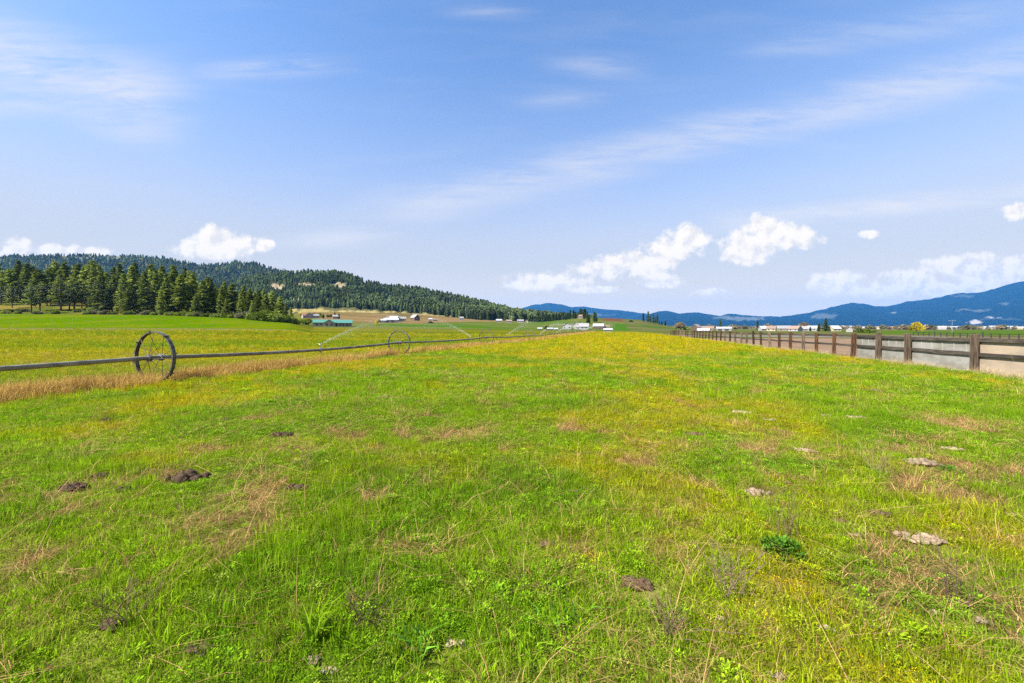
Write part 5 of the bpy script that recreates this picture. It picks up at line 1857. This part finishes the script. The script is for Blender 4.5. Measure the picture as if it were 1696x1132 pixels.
def dead_plant(seed, n, h, spread):
    rng = np.random.default_rng(seed)
    mb = MB()
    for i in range(n):
        az, ln = rng.uniform(0, 6.28), abs(rng.normal(0, spread))
        hh = h * rng.uniform(.45, 1.0)
        p0 = np.array((rng.normal(0, .04), rng.normal(0, .04), -0.01))
        p1 = p0 + np.array((math.cos(az) * ln * hh * .4, math.sin(az) * ln * hh * .4, hh * .55))
        p2 = p0 + np.array((math.cos(az) * ln * hh, math.sin(az) * ln * hh, hh))
        mb.tube([p0, p1, p2], [.0018, .0015, .0008], 4, False)
        for s in range(rng.integers(1, 4)):
            t = rng.uniform(.45, .95)
            q = p1 * (1 - t) + p2 * t
            a2 = az + rng.normal(0, 1.2)
            mb.tube([q, q + np.array((math.cos(a2) * .05, math.sin(a2) * .05, .06)) * rng.uniform(.5, 1.2)], [.0012, .0006], 4, False)
    return mb.mesh('dead_weed')


weed(1296, 918, leafy_mesh(801, 520, .15, .0, .13, .021, up=.5, aspect=2.4), 'dark_leaf', 0.95, 'dark green bushy weed at the lower right, below tall dry stalks', 'bushy_weed', 'weed')
weed(1575, 782, leafy_mesh(802, 260, .13, .0, .10, .02, up=.5, aspect=2.2), 'dark_leaf', 0.8, 'dark green weed just right of the pale dry crust', 'bushy_weed', 'weed')
weed(520, 1068, blade_mesh(804, 26, .035, .12, .24, .010, .018, .6, .8), 'pale_leaf', 1.0, 'pale broad bladed tuft above the pair of clods at bottom left', 'grass_tuft', 'grass tuft')
weed(690, 1085, blade_mesh(805, 30, .10, .06, .16, .012, .022, .9, .9), 'dark_leaf', 1.0, 'broad leaved dark rosette at the bottom, left of centre', 'leafy_rosette', 'weed')
weed(880, 1090, blade_mesh(806, 34, .12, .06, .15, .010, .02, .9, .9), 'pale_leaf', 1.0, 'broad leaved fresh green clump at the bottom centre', 'leafy_rosette', 'weed')
weed(930, 1030, blade_mesh(815, 34, .12, .06, .15, .008, .016, .9, .9), 'dark_leaf', 1.0, 'leafy green clump above the fresh green one at bottom centre', 'leafy_rosette', 'weed')
weed(1300, 890, dead_plant(807, 26, .42, .35), 'straw', 1.0, 'tall spray of pale dry stalks behind the dark bushy weed', 'dry_weed', 'dry weed')
weed(1205, 985, dead_plant(808, 34, .30, .6), 'dead', 1.0, 'dead brownish branching weed left of the dark bushy one', 'dry_weed', 'dry weed')
weed(1455, 790, dead_plant(809, 22, .40, .4), 'straw', 1.0, 'pale dry stalks left of the pale dry crust', 'dry_weed', 'dry weed')
weed(1110, 1050, dead_plant(810, 30, .16, .9), 'dead', 1.0, 'low dead brown clump at the bottom right of centre', 'dry_weed', 'dry weed')
weed(1580, 985, dead_plant(811, 20, .30, .6), 'dead', 1.0, 'dead stems leaning over the dark brown clod at lower right', 'dry_weed', 'dry weed')
weed(600, 1040, dead_plant(812, 26, .20, .8), 'dead', 1.0, 'dead twiggy weed at the bottom, beside the small pale clod', 'dry_weed', 'dry weed')
weed(210, 1040, dead_plant(813, 22, .22, .9), 'straw', 1.0, 'dry leaning stalks over the brown patch at lower left', 'dry_weed', 'dry weed')
weed(505, 782, dead_plant(814, 18, .26, .6), 'straw', 1.0, 'pale dry stalks above the reddish bare patch at left', 'dry_weed', 'dry weed')

# ------------------------------------------------------------------ air between here and the mountains
mb = MB()
mb.box(-16000, 22000, -3000, 17500, -12, 1250)
hz = mb.build('haze', None)
m = bpy.data.materials.new('haze air')
m.use_nodes = True
m.node_tree.nodes.clear()
k = NT(m.node_tree)
pv = k.n('ShaderNodeVolumePrincipled')
pv.inputs['Color'].default_value = (0.10, 0.41, 1.0, 1)
pv.inputs['Density'].default_value = 3.5e-5
pv.inputs['Anisotropy'].default_value = 0.0
out = k.n('ShaderNodeOutputMaterial')
k.lk(pv.outputs[0], out.inputs['Volume'])
hz.data.materials.append(m)
tag(hz, 'thin blue haze filling the valley towards the mountains', 'haze', kind='stuff')
